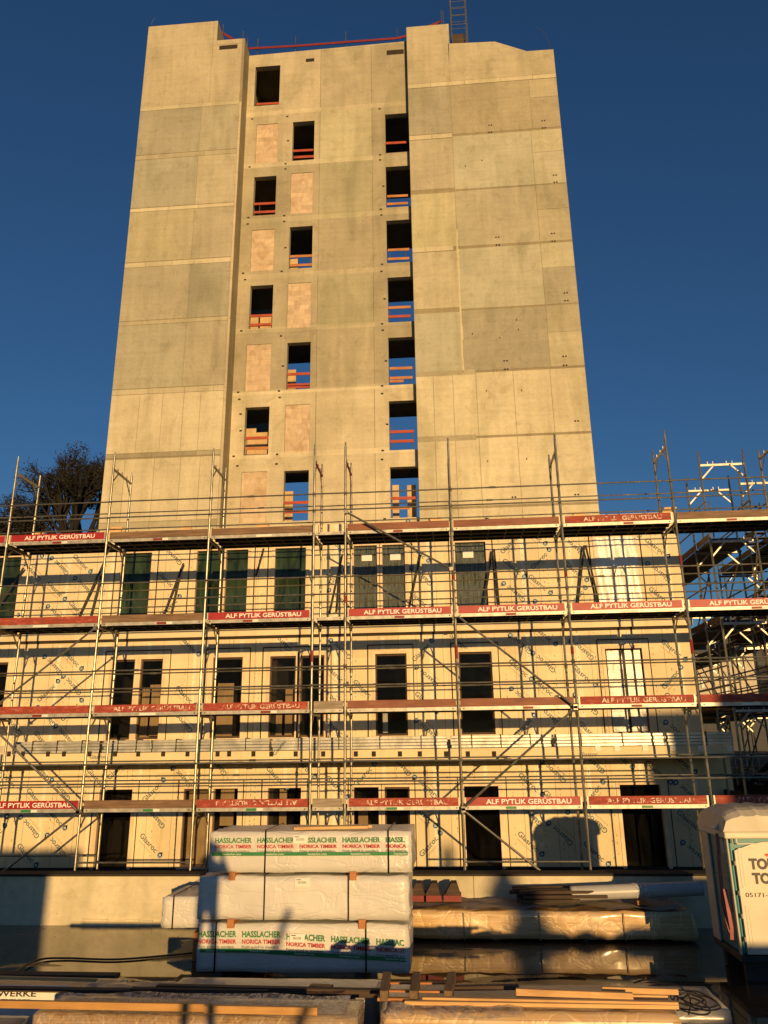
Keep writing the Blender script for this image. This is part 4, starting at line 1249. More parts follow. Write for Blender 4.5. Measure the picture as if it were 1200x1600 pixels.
def bundle(name, label, x0, x1, y0, y1, z0, z1, seed, straps=(), lettered=False, group='white wrapped timber packages', mat='wrap', amp=.018, slip=0, tilt=0):
    t = empty(name, label, 'timber package', ((x0 + x1) / 2, (y0 + y1) / 2, z0), group)
    wr = add_mesh(bundle_mesh(x0, x1, y0, y1, z0, z1, seed, amp), 'wrapping', M[mat], t)
    for x in straps:
        m2 = MB(); g = .022
        for a_, b_ in (((x, y0 - g, z0 - .004), (x, y0 - g, z1 + g)), ((x, y0 - g, z1 + g), (x + .02, y1 + g, z1 + g)), ((x + .02, y1 + g, z1 + g), (x + .02, y1 + g, z0))):
            m2.bar(a_, b_, .018, .006, up=(0, 1, 0) if a_[2] == b_[2] and False else (0, 0, 1))
        m2.box(x - .011, x + .011, y0 - g - .003, y0 - g + .001, z0, z1 + g)
        m2.build('strap', M['black'], t)
    if lettered:
        m2 = MB(); H = z1 - z0; yy = y0 - .022; pitch = (x1 - x0) / 4.75; x = x0 + lettered
        gz = z0 + H * .415
        n = 24
        def dz(x): return -slip * max(0, (x - x0) / (x1 - x0) - .25) * .13
        for k in range(n):
            xa, xb = x0 + .06 + (x1 - x0 - .12) * k / n, x0 + .06 + (x1 - x0 - .12) * (k + 1) / n
            m2.face([(xa, yy, gz + dz(xa)), (xb, yy, gz + dz(xb)), (xb, yy, gz + .052 + dz(xb)), (xa, yy, gz + .052 + dz(xa))], 0)
        while x < x1 - .12:
            wfull = pitch * .87; d = dz(x); sl_ = -slip * .13 / (x1 - x0) * (1 if (x - x0) / (x1 - x0) > .25 else 0); u = Vector((1, 0, sl_))
            def word(s, zz, h, w_, mi, bold, dx=0):
                frac = min(1, (x1 - .06 - x - dx) / w_)
                ss = s
                if frac < 1:
                    kk = int(len(s) * frac); ss = s[:kk]; w2 = w_ * kk / len(s)
                else: w2 = w_
                if ss.strip(): put_text(m2, ss, (x + dx, yy - .002, zz + d), u, (0, 0, 1), w2, h, mi, bold)
            word('HASSLACHER', z0 + H * .735, H * .125, wfull, 0, .028)
            word('NORICA TIMBER', z0 + H * .60, H * .085, wfull, 1, .03)
            word('From wood to wonders.', z0 + H * .505, H * .055, wfull * .96, 2, .008)
            word('hasslacher.com', gz + .013, .026, wfull * .5, 3, .006, wfull * .22)
            x += pitch
        m2.build('printing', [M['green'], M['redprint'], M['greyprint'], M['paper']], wr)
    return t


YB = 12.35
sx0 = ax(307, 1485, YB); sx1 = ax(640, 1485, YB)
z_b0, z_b1 = az(480, 1521, YB) + .0, az(480, 1444, YB)
z_m0, z_m1 = az(480, 1438, YB), az(480, 1369, YB)
z_t0, z_t1 = az(480, 1364, YB), az(480, 1299, YB)
def labelsheet(t, px, py, Y):
    p = at(px, py, Y); m2 = MB(); m2.box(p.x - .11, p.x + .11, Y - .032, Y - .027, p.z - .055, p.z + .055, 0)
    for k in range(7): m2.box(p.x - .06 + k * .018, p.x - .052 + k * .018, Y - .0335, Y - .0325, p.z - .02, p.z + .015, 1)
    m2.box(p.x - .09, p.x - .02, Y - .0335, Y - .0325, p.z + .028, p.z + .04, 1)
    m2.build('paper_label', [M['paper'], M['greyprint']], t)
t = bundle('timber_package', 'bottom lettered package of the three-high white timber stack', sx0, sx1, YB, YB + 1.15, z_b0, z_b1, 1, (ax(337, 1480, YB), ax(572, 1480, YB)), lettered=.02, slip=1.1)
labelsheet(t, 465, 1465, YB)
t = bundle('timber_package', 'plain middle package of the three-high white timber stack', ax(309, 1400, YB), ax(639, 1400, YB), YB - .02, YB + 1.13, z_m0, z_m1, 2, (ax(414, 1400, YB), ax(545, 1400, YB)))
labelsheet(t, 473, 1378, YB - .02)
t = bundle('timber_package', 'top lettered package of the three-high white timber stack', ax(326, 1330, YB), ax(644, 1330, YB), YB, YB + 1.15, z_t0, z_t1, 3, (ax(415, 1330, YB), ax(607, 1330, YB)), lettered=.10)
labelsheet(t, 470, 1311, YB)
# bearers
for i, (px, z0, z1, lab) in enumerate([(362, z_m1, z_t0, 'left orange bearer under the top package'), (552, z_m1, z_t0, 'right orange bearer under the top package'), (363, z_b1, z_m0, 'left orange bearer under the middle package'), (566, z_b1, z_m0, 'right orange bearer under the middle package')]):
    x = ax(px, 1400, YB); m2 = MB(); hh = .03
    m2.box(x - .05, x + .05, YB - .05, YB + 1.2, z0 - .05 + .0, z1 + .02); o = m2.build('bearer', M['orange'], bevel=.004); tag(o, lab, 'wood bearer', 'bearers between the timber packages')
for i, (px, lab) in enumerate([(340, 'left floor bearer under the timber stack'), (560, 'right floor bearer under the timber stack')]):
    x = ax(px, 1522, YB); m2 = MB(); m2.box(x - .05, x + .05, YB + .02, YB + 1.2, 0.002, z_b0 + .01); tag(m2.build('bearer', M['darkwood']), lab, 'wood bearer')
# planks on top
p = at(460, 1297, YB + .1); q = at(575, 1294, YB + .1)
for k, (dy, lab) in enumerate(((.08, 'front pine batten lying on top of the timber stack'), (.2, 'rear pine batten lying on top of the timber stack'))):
    m2 = MB(); m2.bar((p.x + k * .02, YB + dy, z_t1 + .035), (q.x + k * .05, YB + dy + .05, z_t1 + .045), .09, .04); tag(m2.build('batten', M['pine'], bevel=.004), lab, 'batten')
# left small bundle on pallet
YB2 = 13.7
a_, b_ = ax(252, 1425, YB2), ax(345, 1425, YB2)
t = bundle('timber_package', 'small white package standing left behind the three-high stack', a_, b_ + .6, YB2, YB2 + 1.2, az(280, 1451, YB2), az(280, 1401, YB2), 4, (ax(271, 1425, YB2),))
zp = az(280, 1451, YB2)
t = empty('pallet_stack', 'orange pallet stack carrying the small white package', 'pallets', (a_ + .9, YB2 + .5, 0))
for k in range(int(zp / .145)):
    z = .005 + k * .145
    m2 = MB()
    for yy in (YB2 + .05, YB2 + .5, YB2 + 1.0): m2.box(a_ + .55, a_ + 1.75, yy, yy + .1, z + .022, z + .1)
    m2.each('bearer', M['orange'], t)
    m2 = MB()
    for q_ in range(7): m2.box(a_ + .55 + q_ * .17, a_ + .66 + q_ * .17, YB2 + .02, YB2 + 1.15, z + .1, z + .122)
    for q_ in (0, 3, 6): m2.box(a_ + .55 + q_ * .17, a_ + .66 + q_ * .17, YB2 + .02, YB2 + 1.15, z, z + .022)
    m2.each('slat', M['orange'], t)

# foil-covered board stack at right
YT = 15.12
x0, x1 = ax(600, 1440, YT), ax(1088, 1440, YT)
zt0, zt1 = az(850, 1469, YT), az(850, 1424, YT)
t = empty('board_stack', 'long stack of boards under clear foil beside the concrete wall', 'board stack', ((x0 + x1) / 2, YT + .8, 0))
add_mesh(bundle_mesh(x0, x1, YT, YT + 1.06, zt0, zt1, 11, .03), 'foil_cover', M['foil'], t)
m2 = MB()
for k in range(4): x = x0 + .4 + k * (x1 - x0 - .8) / 3; m2.box(x, x + .1, YT + .05, YT + 1.0, .003, zt0 + .01)
m2.each('bearer', M['darkwood'], t)
m2 = MB()
for px in (725, 843, 975): x = ax(px, 1445, YT); m2.box(x - .008, x + .008, YT - .036, YT - .03, zt0, zt1 - .02)
m2.each('strap', M['greywood'], t)
# dark sheet thrown over its top
m2 = MB(); n = 30
for i in range(n):
    for j in range(6):
        def Q(i, j):
            x = x0 + .1 + (x1 - x0 - .3) * i / n; y = YT + .06 + .96 * j / 6
            return (x, y, zt1 + .045 + .025 * math.sin(i * 1.3 + j) + .02 * math.sin(j * 2.1 + i * .4))
        m2.face([Q(i, j), Q(i + 1, j), Q(i + 1, j + 1), Q(i, j + 1)])
m2.build('top_sheet', M['greywood'], t, smooth=True)
ztt = zt1 + .09
# red steel shoes
for i, (px, lab) in enumerate([(640, 'red steel shoe partly hidden by the timber stack'), (664, 'middle red wedge-shaped steel shoe on the foil covered boards'), (695, 'right red wedge-shaped steel shoe on the foil covered boards')]):
    x = ax(px, 1400, YT + .35); y = YT + .35
    e = empty('steel_shoe', lab, 'steel shoe', (x, y, ztt), 'red steel shoes on the board stack')
    m2 = MB(); m2.box(x - .02, x + .30, y, y + .4, ztt, ztt + .1); m2.build('base', M['redpaint'], e)
    m2 = MB(); m2.prism([(x, ztt + .101), (x + .28, ztt + .101), (x + .22, ztt + .3), (x + .12, ztt + .3)], y + .02, y + .38); m2.build('wedge', M['darkwood'], e)
# dark timber pile and pipe
t = empty('timber_pile', 'pile of dark short planks on the foil covered boards', 'planks', (ax(845, 1400, YT + .5), YT + .5, ztt))
for k in range(9):
    xa = ax(795, 1400, YT + .4) + random.uniform(0, .25); m2 = MB(); z = ztt + .01 + (k // 3) * .07; y = YT + .22 + (k % 3) * .22
    m2.bar((xa, y, z + .03), (xa + 1.1 + random.uniform(-.2, .5), y + random.uniform(-.04, .04), z + .03 + random.uniform(0, .02)), .14, .05); m2.build('plank', M['darkwood'], t)
t = empty('plastic_pipe', 'thick grey plastic pipe lying across the dark planks', 'pipe', (ax(990, 1392, YT), YT + .3, ztt))
pa, pb = at(892, 1396, YT + .3), at(1097, 1388, YT + .3)
m2 = MB(); N_ = 40; rp = .12
d = (pb - pa)
for i in range(N_):
    m2.tube(pa + d * i / N_, pa + d * (i + 1) / N_, rp, 28, 0, rp, caps=(i in (0, N_ - 1)))
m2.build('tube', M['pipe'], t, smooth=True)
m2 = MB(); rr2 = random.Random(4)
for k in range(60):
    f = rr2.uniform(.49, .59); c_ = pa + d * f; a2 = rr2.uniform(0, 6.28); p1 = c_ + Vector((0, math.cos(a2), math.sin(a2))) * (rp + .004)
    a3 = a2 + rr2.uniform(-.5, .5); p2 = pa + d * (f + rr2.uniform(-.03, .03)) + Vector((0, math.cos(a3), math.sin(a3))) * (rp + .006); m2.bar(p1, p2, .03, .004)
m2.build('tape_wrap', M['wrap'], t)
p = at(1000, 1404, YT + .2); e = empty('wood_support', 'small wooden bracket under the grey pipe', 'support', (p.x, p.y, ztt))
m2 = MB(); m2.box(p.x - .05, p.x + .04, p.y, p.y + .3, ztt, pa.z - rp + .02); m2.build('post', M['orange'], e); m2 = MB(); m2.box(p.x - .05, p.x + .14, p.y - .01, p.y + .3, ztt - .02, ztt - .001); m2.build('foot', M['orange'], e)

# ------------------------------------------------------------------ portable toilet
TY, TX = 12.7, ax(1140, 1330, 12.7)
TW, TD = 1.12, 1.2
tz = az(1140, 1262, TY); TB0 = .27
to = empty('portable_toilet', 'cream and teal portable toilet cabin at the right edge', 'portable toilet', (TX + TW / 2, TY + TD / 2, 0))
zr = tz - .33
m2 = MB(); m2.box(TX, TX + TW, TY + .03, TY + TD, TB0 + .10, zr - .02); m2.build('body', M['toiteal'], to, bevel=.03)
m2 = MB(); m2.box(TX - .03, TX + TW + .03, TY - .01, TY + TD + .03, TB0, TB0 + .10)
m2.box(TX + .05, TX + TW - .05, TY + .1, TY + .25, .003, TB0); m2.box(TX + .05, TX + TW - .05, TY + TD - .25, TY + TD - .1, .003, TB0)
m2.build('skid_base', M['deckdark'], to, bevel=.02)
# roof: rounded in profile with raised ribs
bmm = bmesh.new(); n = 22
prof = [];
def roofz(s): return zr + (tz - zr) * (1 - abs(s) ** 3.2) ** (1 / 3.2)
rings = []
for j in range(13):
    y = TY - .05 + (TD + .10) * j / 12; fy = 1 - abs(2 * j / 12 - 1) ** 6 * .35
    ring = [bmm.verts.new((TX - .07 + (TW + .14) * i / n, y, zr + (roofz(-1 + 2 * i / n) - zr) * fy + (.018 if (i % 4 in (1,)) and 1 < i < n - 1 else 0))) for i in range(n + 1)]
    rings.append(ring)
for a_, b_ in zip(rings, rings[1:]):
    for k in range(n): bmm.faces.new((a_[k], a_[k + 1], b_[k + 1], b_[k]))
for ring in (rings[0], rings[-1]): bmm.faces.new(ring)
bmm.faces.new([r[0] for r in rings] + []) if False else None
me = bpy.data.meshes.new('roof'); bmesh.ops.recalc_face_normals(bmm, faces=bmm.faces); bmm.to_mesh(me); bmm.free()
rf = add_mesh(me, 'roof', M['toiroof'], to)
m2 = MB(); m2.box(TX - .06, TX + TW + .06, TY - .045, TY + TD + .05, zr - .10, zr - .001); m2.build('eave', M['toicream'], to, bevel=.02)
# corner posts & side grooves
m2 = MB()
m2.box(TX - .035, TX + .0, TY + TD - .34, TY + TD, TB0 + .1, zr - .1); m2.box(TX - .03, TX - .0, TY + .0, TY + .07, TB0 + .1, zr - .1); m2.each('corner_post', M['toiroof'], to, bevel=.012)
m2 = MB()
for z in (.5, .9, 1.3): m2.box(TX - .012, TX - .001, TY + .12, TY + TD - .25, z, z + .02)
m2.each('side_groove', M['toiteal'], to)
# door
dx0, dx1, dz0, dz1 = TX + .06, TX + TW - .05, TB0 + .12, zr - .14
m2 = MB(); arc = [(dx0, dz0), (dx1, dz0), (dx1, dz1 - .12)] + [(dx1 - (dx1 - dx0) * k / 12, dz1 - .12 + .12 * math.sin(math.pi * k / 12)) for k in range(1, 12)] + [(dx0, dz1 - .12)]
m2.prism(arc, TY - .03, TY + .02)
dr = m2.build('door', M['toicream'], to, bevel=.01)
m2 = MB()
def frame_rect(a, b, c, d, w=.018, y=TY - .031, arch=0):
    pts_ = [(a, c), (b, c), (b, d)] + ([(b - (b - a) * k / 10, d + arch * math.sin(math.pi * k / 10)) for k in range(1, 10)] if arch else []) + [(a, d)]
    for (xa, za), (xb, zb2) in zip(pts_, pts_[1:] + pts_[:1]):
        m2.bar((xa, y, za), (xb, y, zb2), w, w * .8, up=(0, 1, 0))
zq = lambda y: az(1171, y, TY)
frame_rect(dx0 + .05, dx1 - .05, zq(1318), zq(1309), .012, arch=.07); frame_rect(dx0 + .05, dx1 - .05, zq(1386), zq(1326), .014, arch=.05); frame_rect(dx0 + .09, dx1 - .09, zq(1382), zq(1333), .010)
frame_rect(dx0 + .05, dx1 - .05, TB0 + .2, zq(1416), .012); frame_rect(dx0 + .09, dx1 - .09, TB0 + .24, zq(1421), .010)
m2.box(dx0 + .02, dx1 - .02, TY - .034, TY - .03, zq(1412), zq(1411))
m2.build('door_moulding', M['toicream'], dr)
m2 = MB(); p = at(1171, 1340, TY - .04)
h_ = .105; wq = .30
zT = az(1171, 1357, TY); zB = az(1171, 1376, TY); xT = ax(1170, 1357, TY)
put_text(m2, 'TOI', (xT, TY - .036, zT), (1, 0, 0), (0, 0, 1), wq, .14, 0, .05); put_text(m2, 'TOI', (xT + .02, TY - .036, zB - .03), (1, 0, 0), (0, 0, 1), wq, .14, 0, .05)
put_text(m2, '05171-508', (ax(1164, 1400, TY), TY - .036, az(1164, 1401, TY)), (1, 0, 0), (0, 0, 1), .48, .06, 0, .01)
m2.build('lettering', M['toidark'], dr)
m2 = MB(); hc = Vector((xT + wq - .03, TY - .037, zT + .185)); hp = []
for k in range(20):
    a = 6.2832 * k / 20; hp.append((hc.x + .0028 * 16 * math.sin(a) ** 3 * .62, hc.y, hc.z + .0028 * .62 * (13 * math.cos(a) - 5 * math.cos(2 * a) - 2 * math.cos(3 * a) - math.cos(4 * a))))
m2.face(hp); m2.build('heart_mark', M['heart'], dr)
m2 = MB()
for z in (.55, .85, 1.15, 1.55, 1.85): m2.tube((dx0 - .015, TY - .03, z), (dx0 - .015, TY - .03, z + .06), .014, 8)
m2.each('hinge', M['steelrim'], dr)
# hooks, webbing and rope on the side
m2 = MB(); sxx = TX - .05
pts_ = [Vector((sxx - .02, TY + .25, zr - .05)), Vector((sxx - .03, TY + .3, 1.5)), Vector((sxx - .03, TY + .36, 1.0)), Vector((sxx - .04, TY + .2, .62)), Vector((sxx - .05, TY + .1, .55)), Vector((sxx - .04, TY + .08, .7)), Vector((sxx - .03, TY + .2, 1.2))]
for a_, b_ in zip(pts_, pts_[1:]): m2.bar(a_, b_, .012, .05, up=(1, 0, 0))
tag(m2.build('webbing_strap', M['pink']), 'faded pink webbing strap hanging down the side of the toilet cabin', 'strap')
m2 = MB(); m2.tube((TX - .10, TY + .2, zr + .02), (TX - .10, TY + .34, zr + .02), .02); m2.tube((TX - .10, TY + .2, zr + .02), (TX - .02, TY + .2, zr + .1), .02); m2.box(TX - .05, TX - .001, TY + .12, TY + .3, zr - .3, zr - .12)
m2.build('lifting_hook', M['toicream'], to)

# ------------------------------------------------------------------ foreground stock
def onb(px, py, z): return onz(px, py, z)
ZT = .80       # level of the package tops in front
# long rear bundle (grey sheets)
def slab(name, label, cat, x0, x1, y0, y1, z0, z1, mat, seed=1, amp=.012, group=None):
    t = empty(name, label, cat, ((x0 + x1) / 2, (y0 + y1) / 2, z0), group)
    add_mesh(bundle_mesh(x0, x1, y0, y1, z0, z1, seed, amp), 'wrapping', M[mat], t); return t
g1 = 'packages laid out in the foreground'
def pkg(label, pxs, yf, yb, ztop, mat, seed, amp=.006):
    p0 = onz(pxs[0], yf, ztop); p1 = onz(pxs[1], yf, ztop); pb = onz((pxs[0] + pxs[1]) / 2, yb, ztop); pf = onz((pxs[0] + pxs[1]) / 2, yf, ztop)
    return slab('sheet_package', label, 'timber package', p0.x, p1.x, pf.y, pb.y, .06, ztop, mat, seed, amp, g1)
pkg('grey film package in front of the three-high timber stack', (255, 592), 1552, 1527, .72, 'wrap_shade', 21)
pkg('grey panel package at the far left of the foreground', (-260, 175), 1547, 1525, .66, 'wrap_shade', 22)
pkg('long strand board package under dull foil in the left foreground', (45, 560), 1588, 1556, .82, 'foilosb', 23, .012)
pkg('foil wrapped pine package under the loose planks at right', (592, 1062), 1584, 1560, .80, 'foilpine', 24, .012)
pkg('white package with dark strap and cables at the right foreground', (600, 1140), 1575, 1537, .74, 'wrap_shade', 25)
pkg('low dark package at the very front left corner', (-420, 20), 1604, 1582, .62, 'wrap_shade', 26)
# crumpled white sheet
t = MB(); n = 34; rr3 = random.Random(8)
from mathutils import noise as NZ
c0 = onb(160, 1520, .88)
for i in range(n):
    for j in range(14):
        def Q(i, j):
            u_, v_ = i / n, j / 14
            x = -3.85 + 1.8 * u_ - .4 * v_; y = 8.75 + 1.0 * v_
            z = .66 + .04 * math.exp(-((u_ - .45) / .3) ** 2) * math.exp(-((v_ - .8) / .5) ** 2) + .03 * abs(NZ.noise(Vector((u_ * 5, v_ * 4, 2)))) + .02 * NZ.noise(Vector((u_ * 12, v_ * 7, 0)))
            return (x, y, z + .04)
        t.face([Q(i, j), Q(i + 1, j), Q(i + 1, j + 1), Q(i, j + 1)])
tag(t.build('plastic_sheet', M['wrap_shade'], smooth=True), 'crumpled white plastic sheet thrown over the left packages', 'plastic sheet')
# signboard package
YS_ = 9.35
t = empty('lettered_package', 'white package end with black lettering at the left edge', 'timber package', (-5, YS_, 0))
xa, xb = ax(-80, 1553, YS_), ax(98, 1553, YS_); za, zb_ = az(50, 1570, YS_), az(50, 1545, YS_)
m2 = MB(); m2.box(xa, xb, YS_, YS_ + .15, .03, zb_); m2.build('package_body', M['paper'], t, bevel=.01)
m2 = MB(); put_text(m2, 'HOLZWERKE', (ax(-52, 1551, YS_), YS_ - .003, zb_ - .075), (1, 0, 0), (0, 0, 1), ax(57, 1551, YS_) - ax(-52, 1551, YS_), .06, 0, .02)
put_text(m2, 'Schankommern', (ax(-52, 1551, YS_), YS_ - .003, zb_ - .12), (1, 0, 0), (0, 0, 1), .75, .03, 0, .004)
m2.build('lettering', M['toidark'], t)
# planks: (px0,py0,px1,py1,z,w,h,mat,label)
PL = [(-40, 1519, 184, 1522, .62, .16, .05, 'darkwood', 'dark plank at the far left rear of the foreground'),
      (-40, 1524, 150, 1530, .74, .05, .03, 'pine', 'thin batten behind the left dark plank'),
      (-60, 1541, 590, 1553, .78, .10, .035, 'darkwood', 'long dark plank crossing the whole left foreground'),
      (205, 1543, 420, 1546, .81, .09, .05, 'darkwood', 'short dark plank left of the upright battens'),
      (246, 1538, 600, 1547, .82, .09, .05, 'darkwood', 'dark brown plank ending at the three cross battens'),
      (-80, 1561, 330, 1569, .93, .05, .065, 'golden', 'golden sunlit plank at the lower left'),
      (320, 1570, 496, 1574, .93, .05, .065, 'golden', 'golden plank end left of the foil package'),
      (590, 1558, 640, 1559, .86, .06, .03, 'orange', 'short lit batten under the cross battens'),
      (632, 1563, 1060, 1570, .86, .06, .035, 'pine', 'lowest long pine batten on the right foil package'),
      (660, 1557, 1060, 1566, .88, .06, .035, 'pine', 'second long pine batten on the right foil package'),
      (806, 1544, 990, 1553, .93, .05, .08, 'pine', 'thick pale plank with knots on the right pile'),
      (940, 1541, 1060, 1546, .93, .05, .05, 'pine', 'short pine plank end beside the black cables'),
      (960, 1553, 1043, 1555, .88, .05, .05, 'pine', 'pine offcut beside the cable coil'),
      (600, 1534, 700, 1534, .88, .05, .02, 'orange', 'thin orange lath between the cross battens'),
      (600, 1546, 700, 1548, .88, .05, .02, 'orange', 'front thin orange lath between the cross battens'),
      (700, 1540, 810, 1538, .86, .08, .04, 'darkwood', 'dark lath right of the cross battens'),
      (485, 1538, 519, 1540, .80, .1, .06, 'orange', 'orange block under the dark planks')]
for (a, b, c, d, z, w_, h_, m, lab) in PL:
    p, q = onb(a, b, z), onb(c, d, z)
    if abs(q.x - p.x) > .5: q.y = p.y + (q.y - p.y) * .75 + .0
    m2 = MB(); m2.bar(p - Vector((0, 0, h_ / 2)), q - Vector((0, 0, h_ / 2)), w_, h_)
    tag(m2.build('plank', M[m], bevel=.004), lab, 'plank', 'loose planks in the foreground')
# cross battens pointing at the camera
for i, (px, lab) in enumerate(((594, 'left cross batten of three standing out at the foreground pile'), (646, 'middle cross batten of three on the foreground pile'), (700, 'right cross batten of three on the foreground pile'))):
    q = onb(px + (6 if px < 620 else 0), 1553, .90); m2 = MB()
    m2.bar((q.x, q.y, .88), (q.x + .03 * i - .02, q.y + .62, .90), .085, .095); tag(m2.build('batten', M['brownwood'], bevel=.005), lab, 'batten', 'cross battens on the foreground pile')
# loose foil over right pile
FX0, FX1, FY0, FY1 = onz(590, 1590, .8).x, onz(820, 1590, .8).x, onz(800, 1597, .8).y, onz(800, 1566, .8).y
t = MB(); n = 44
for i in range(n):
    for j in range(16):
        def Q(i, j):
            u_, v_ = i / n, j / 16; x = FX0 + (FX1 - FX0) * u_; y = FY0 + (FY1 - FY0) * v_
            return (x, y, .825 + .03 * NZ.noise(Vector((u_ * 5, v_ * 2, 4))) + .02 * abs(NZ.noise(Vector((u_ * 9, v_ * 4, 7)))) - (.25 * max(0, .06 - u_) / .06))
        t.face([Q(i, j), Q(i + 1, j), Q(i + 1, j + 1), Q(i, j + 1)])
tag(t.build('clear_foil', M['clear'], smooth=True), 'shiny crumpled clear foil over the right foreground package', 'foil')
GX0, GX1, GY0, GY1 = onz(60, 1585, .8).x, onz(540, 1585, .8).x, onz(300, 1590, .8).y, onz(300, 1560, .8).y
t = MB()
for i in range(30):
    for j in range(10):
        def Q(i, j):
            u_, v_ = i / 30, j / 10; x = GX0 + (GX1 - GX0) * u_; y = GY0 + (GY1 - GY0) * v_
            return (x, y, .845 + .03 * NZ.noise(Vector((u_ * 5, v_ * 2, 14))) + .015 * abs(NZ.noise(Vector((u_ * 9, v_ * 4, 17)))))
        t.face([Q(i, j), Q(i + 1, j), Q(i + 1, j + 1), Q(i, j + 1)])
tag(t.build('clear_foil', M['clear'], smooth=True), 'dull clear foil over the left strand board package', 'foil')
# cables
def curve_pts(pts, n=10):
    P = [Vector(p) for p in pts]; P = [P[0]] + P + [P[-1]]; out_ = []
    for i in range(1, len(P) - 2):
        for k in range(n):
            t_ = k / n; a, b, c, d = P[i - 1:i + 3]
            out_.append(.5 * ((2 * b) + (c - a) * t_ + (2 * a - 5 * b + 4 * c - d) * t_ ** 2 + (3 * b - a - 3 * c + d) * t_ ** 3))
    return out_ + [P[-2]]
t = MB(); t.path(curve_pts([onz(20, 1520, .05), onz(60, 1500, .03), onz(90, 1502, .02) if False else onz(100, 1497, .02), onz(180, 1499, .02), onz(260, 1493, .02), onz(310, 1488, .02)], 14), .016, 6)
tag(t.build('ground_cable', M['black']), 'black hose snaking over the wet ground left of the stack', 'hose')
t = MB(); r5 = random.Random(11)
for q in range(5):
    c_ = onz(1072 + q * 5, 1555 + (q % 3) * 6, .84); pts_ = []
    for k in range(8):
        a = k * .9 + q; rr_ = .10 + .05 * r5.random(); pts_.append((c_.x + rr_ * math.cos(a) * 1.3, c_.y + rr_ * math.sin(a) * 2.0, .80 + .03 * r5.random()))
    t.path(curve_pts(pts_, 6), .008, 5)
t.path(curve_pts([onz(990, 1536, .8), onz(1010, 1531, .84), onz(1035, 1537, .82), onz(1060, 1540, .84), onz(1078, 1560, .8), onz(1076, 1585, .75)], 8), .008, 5)
tag(t.build('cable_coil', M['black']), 'tangled black cables on the white package at lower right', 'cables')

# ------------------------------------------------------------------ photographer and unseen things behind, some added to cast shade
def skinned(name, edges, mat, parent):
    """edges: list of chains of (x,y,z,r)"""
    verts = []; es = []; idx = {}
    for ch in edges:
        prev = None
        for p in ch:
            k = tuple(round(c, 3) for c in p[:3])
            if k not in idx: idx[k] = len(verts); verts.append(p)
            if prev is not None: es.append((prev, idx[k]))
            prev = idx[k]
    me = bpy.data.meshes.new(name); me.from_pydata([v[:3] for v in verts], es, [])
    o = bpy.data.objects.new(name, me); col.objects.link(o); o.parent = parent; o.location = -parent_world(parent)
    sk = o.modifiers.new('skin', 'SKIN'); sk.use_smooth_shade = True
    for i, v in enumerate(verts): me.skin_vertices[0].data[i].radius = (v[3], v[3])
    me.skin_vertices[0].data[0].use_root = True
    ss = o.modifiers.new('sub', 'SUBSURF'); ss.levels = 1; ss.render_levels = 1
    me.materials.append(M[mat]); return o


gz = 1.60; pe = empty('person', 'photographer in dark jacket and jeans holding up a phone', 'person', (0.05, -.45, gz))
X, Y0 = .03, -.47
body = [[(X, Y0, gz + .95, .15), (X, Y0, gz + 1.15, .14), (X, Y0, gz + 1.38, .17), (X, Y0, gz + 1.50, .07), (X, Y0 + .02, gz + 1.58, .07), (X, Y0 + .04, gz + 1.68, .098), (X, Y0 + .03, gz + 1.76, .08)]]
for s in (-1, 1):
    body.append([(X, Y0, gz + .95, .15), (X + s * .10, Y0, gz + .86, .10), (X + s * .12, Y0 + .02, gz + .48, .065), (X + s * .13, Y0, gz + .09, .045), (X + s * .14, Y0 + .16, gz + .045, .04)])
    body.append([(X, Y0, gz + 1.38, .17), (X + s * .20, Y0, gz + 1.40, .065), (X + s * .30, Y0 + .08, gz + 1.22, .05), (X + s * .13, Y0 + .26, gz + 1.50, .036), (X + s * .085, Y0 + .33, gz + 1.58, .034)])
skinned('body', body, 'coat', pe)
for s in (-1, 1):
    for k in range(5):
        z = gz + 1.545 + .022 * k if k < 4 else gz + 1.56
        b0 = (X + s * .088, Y0 + .335, z, .010)
        if k < 4: ch = [b0, (X + s * .085, Y0 + .375, z + .004, .009), (X + s * .06, Y0 + .392, z + .006, .008), (X + s * .04, Y0 + .385, z + .006, .007)]
        else: ch = [b0, (X + s * .06, Y0 + .325, z + .03, .010), (X + s * .045, Y0 + .345, z + .05, .009)]
        skinned('finger', [ch], 'skin', pe)
m2 = MB(); m2.box(X - .20, X + .20, Y0 - .1, Y0 - .05, gz + 1.7, gz + 1.72) if False else None
m2 = MB(); m2.box(X - .04, X + .04, Y0 + .362, Y0 + .372, gz + 1.53, gz + 1.68); tag(m2.build('phone', M['black'], bevel=.003), 'black phone held up in the photographer\'s two hands', 'phone')

c = empty('site_container', 'grey site container behind the photographer on the left', 'container', (-5, -11, 1.6))
cx1 = -8.10 + .29 * (YW + 8); ctop = (ZC - 2.29) + .110 * 28
m2 = MB(); m2.box(cx1 - 6.06, cx1, -10.44, -8, 1.62, ctop); m2.build('shell', M['container'], c, bevel=.02)
m2 = MB()
for k in range(24): m2.box(cx1 - 5.9 + k * .25, cx1 - 5.8 + k * .25, -7.999, -7.96, 1.8, ctop - .2)
m2.build('corrugation', M['container'], c)
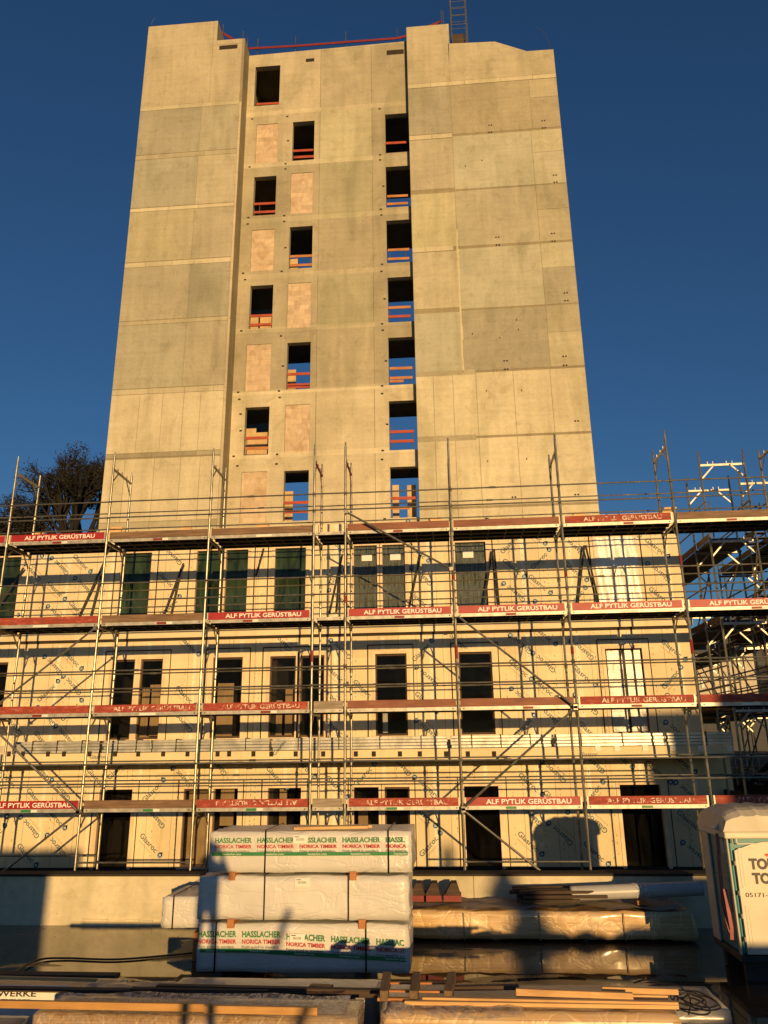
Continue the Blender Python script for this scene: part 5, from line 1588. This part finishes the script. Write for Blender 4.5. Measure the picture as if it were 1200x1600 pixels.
# house that shades the right corner
YH = -15; hx = ax(1012, 1200, YF) + .29 * (YF - YH); hz = az(1050, 1112, YF) + .110 * (YF - YH)
h = empty('street_house', 'plastered house across the street behind the photographer', 'house', (hx + 5, YH - 5, 1.6))
hp_ = [(hx, YH), (hx + 14, YH + 3.2), (hx + 14 + 2.61, YH + 3.2 - 9), (hx + 2.61 + .1, YH - 9)]
def slabp(mb, pts, z0, z1):
    mb.face([(x, y, z0) for x, y in pts]); mb.face([(x, y, z1) for x, y in pts])
    for k in range(4):
        (xa, ya), (xb, yb) = pts[k], pts[(k + 1) % 4]; mb.face([(xa, ya, z0), (xb, yb, z0), (xb, yb, z1), (xa, ya, z1)])
m2 = MB(); slabp(m2, hp_, 1.6, hz - .2); m2.build('wall', M['plaster'], h)
m2 = MB(); slabp(m2, hp_, hz - .19, hz); m2.build('roof', M['tile'], h)
# unseen conifer added for its peaked shadow
Yc = -24; cxx = ax(700, 1345, YF) + .29 * (YF - Yc); cz = az(700, 1318, YF) + .110 * (YF - Yc)
c = empty('conifer', 'slim unseen conifer added as shadow caster behind the photographer', 'tree', (cxx, Yc, 1.6))
m2 = MB(); m2.tube((cxx, Yc, 1.6), (cxx, Yc, cz - .1), .08, 8, 0, .02); m2.build('trunk', M['bark'], c)
m2 = MB(); r6 = random.Random(2)
for k in range(6000):
    f = r6.random() ** .8; z = 2.0 + (cz - 2.0) * (1 - f); rad = .95 * f ** .75 * (.8 + .2 * math.sin(z * 9)); a = r6.uniform(0, 6.28); q = r6.random() ** .5
    p_ = Vector((cxx + rad * q * math.cos(a), Yc + rad * q * math.sin(a), z)); n_ = Vector((r6.gauss(0, 1), r6.gauss(0, 1), r6.gauss(0, 1))).normalized(); a_ = n_.orthogonal().normalized() * .10; b_ = n_.cross(a_)
    m2.face([p_ - a_, p_ - b_ * .5, p_ + a_, p_ + b_ * .5])
m2.build('crown', M['leaf'], c)
# leaning post
zz = lambda z, Y: z + .110 * (YB - Y)
Yp = -5.0; pt = at(452, 1420, YB); pb2 = at(420, 1512, YB)
A = Vector((pt.x + .29 * (YB - Yp), Yp, pt.z + .110 * (YB - Yp))); B = Vector((pb2.x + .29 * (YB - Yp), Yp, pb2.z + .110 * (YB - Yp)))
B = A + (B - A) * ((A.z - 1.6) / (A.z - B.z))
m2 = MB(); m2.tube(B, A, .05, 8); tag(m2.build('leaning_post', M['darkwood']), 'leaning wooden post behind the photographer', 'post')
# unseen heaps added to shade the low right of the yard
Yk = -1.4
dz_ = .110 * (YT - Yk); hx0 = ax(850, 1450, YT) + .29 * (YT - Yk); hzz = az(930, 1457, YT) + dz_
m2 = MB(); r7 = random.Random(5); x = hx0; prof = [(x, 1.6)]
while x < 8.2: prof.append((x, hzz + r7.uniform(-.09, .05))); x += r7.uniform(.06, .2)
prof.append((8.2, 1.6)); m2.prism(prof, Yk - .6, Yk); tag(m2.build('caster_heap', M['soil']), 'low unseen soil heap added to cast shade beside the photographer', 'soil heap')
zk = az(1150, 1465, TY) + .110 * (TY - Yk)
for i, (xa, xb, z, lab) in enumerate([(8.0, 9.35, zk, 'low unseen brick stack added to cast shade behind the photographer'), (9.4, 13, zk + .75, 'tall unseen brick stack added to cast shade behind the photographer')]):
    m2 = MB(); m2.box(xa, xb, Yk - 1.8, Yk - .7, 1.6, z); tag(m2.build('caster_bricks', M['brick']), lab, 'bricks')
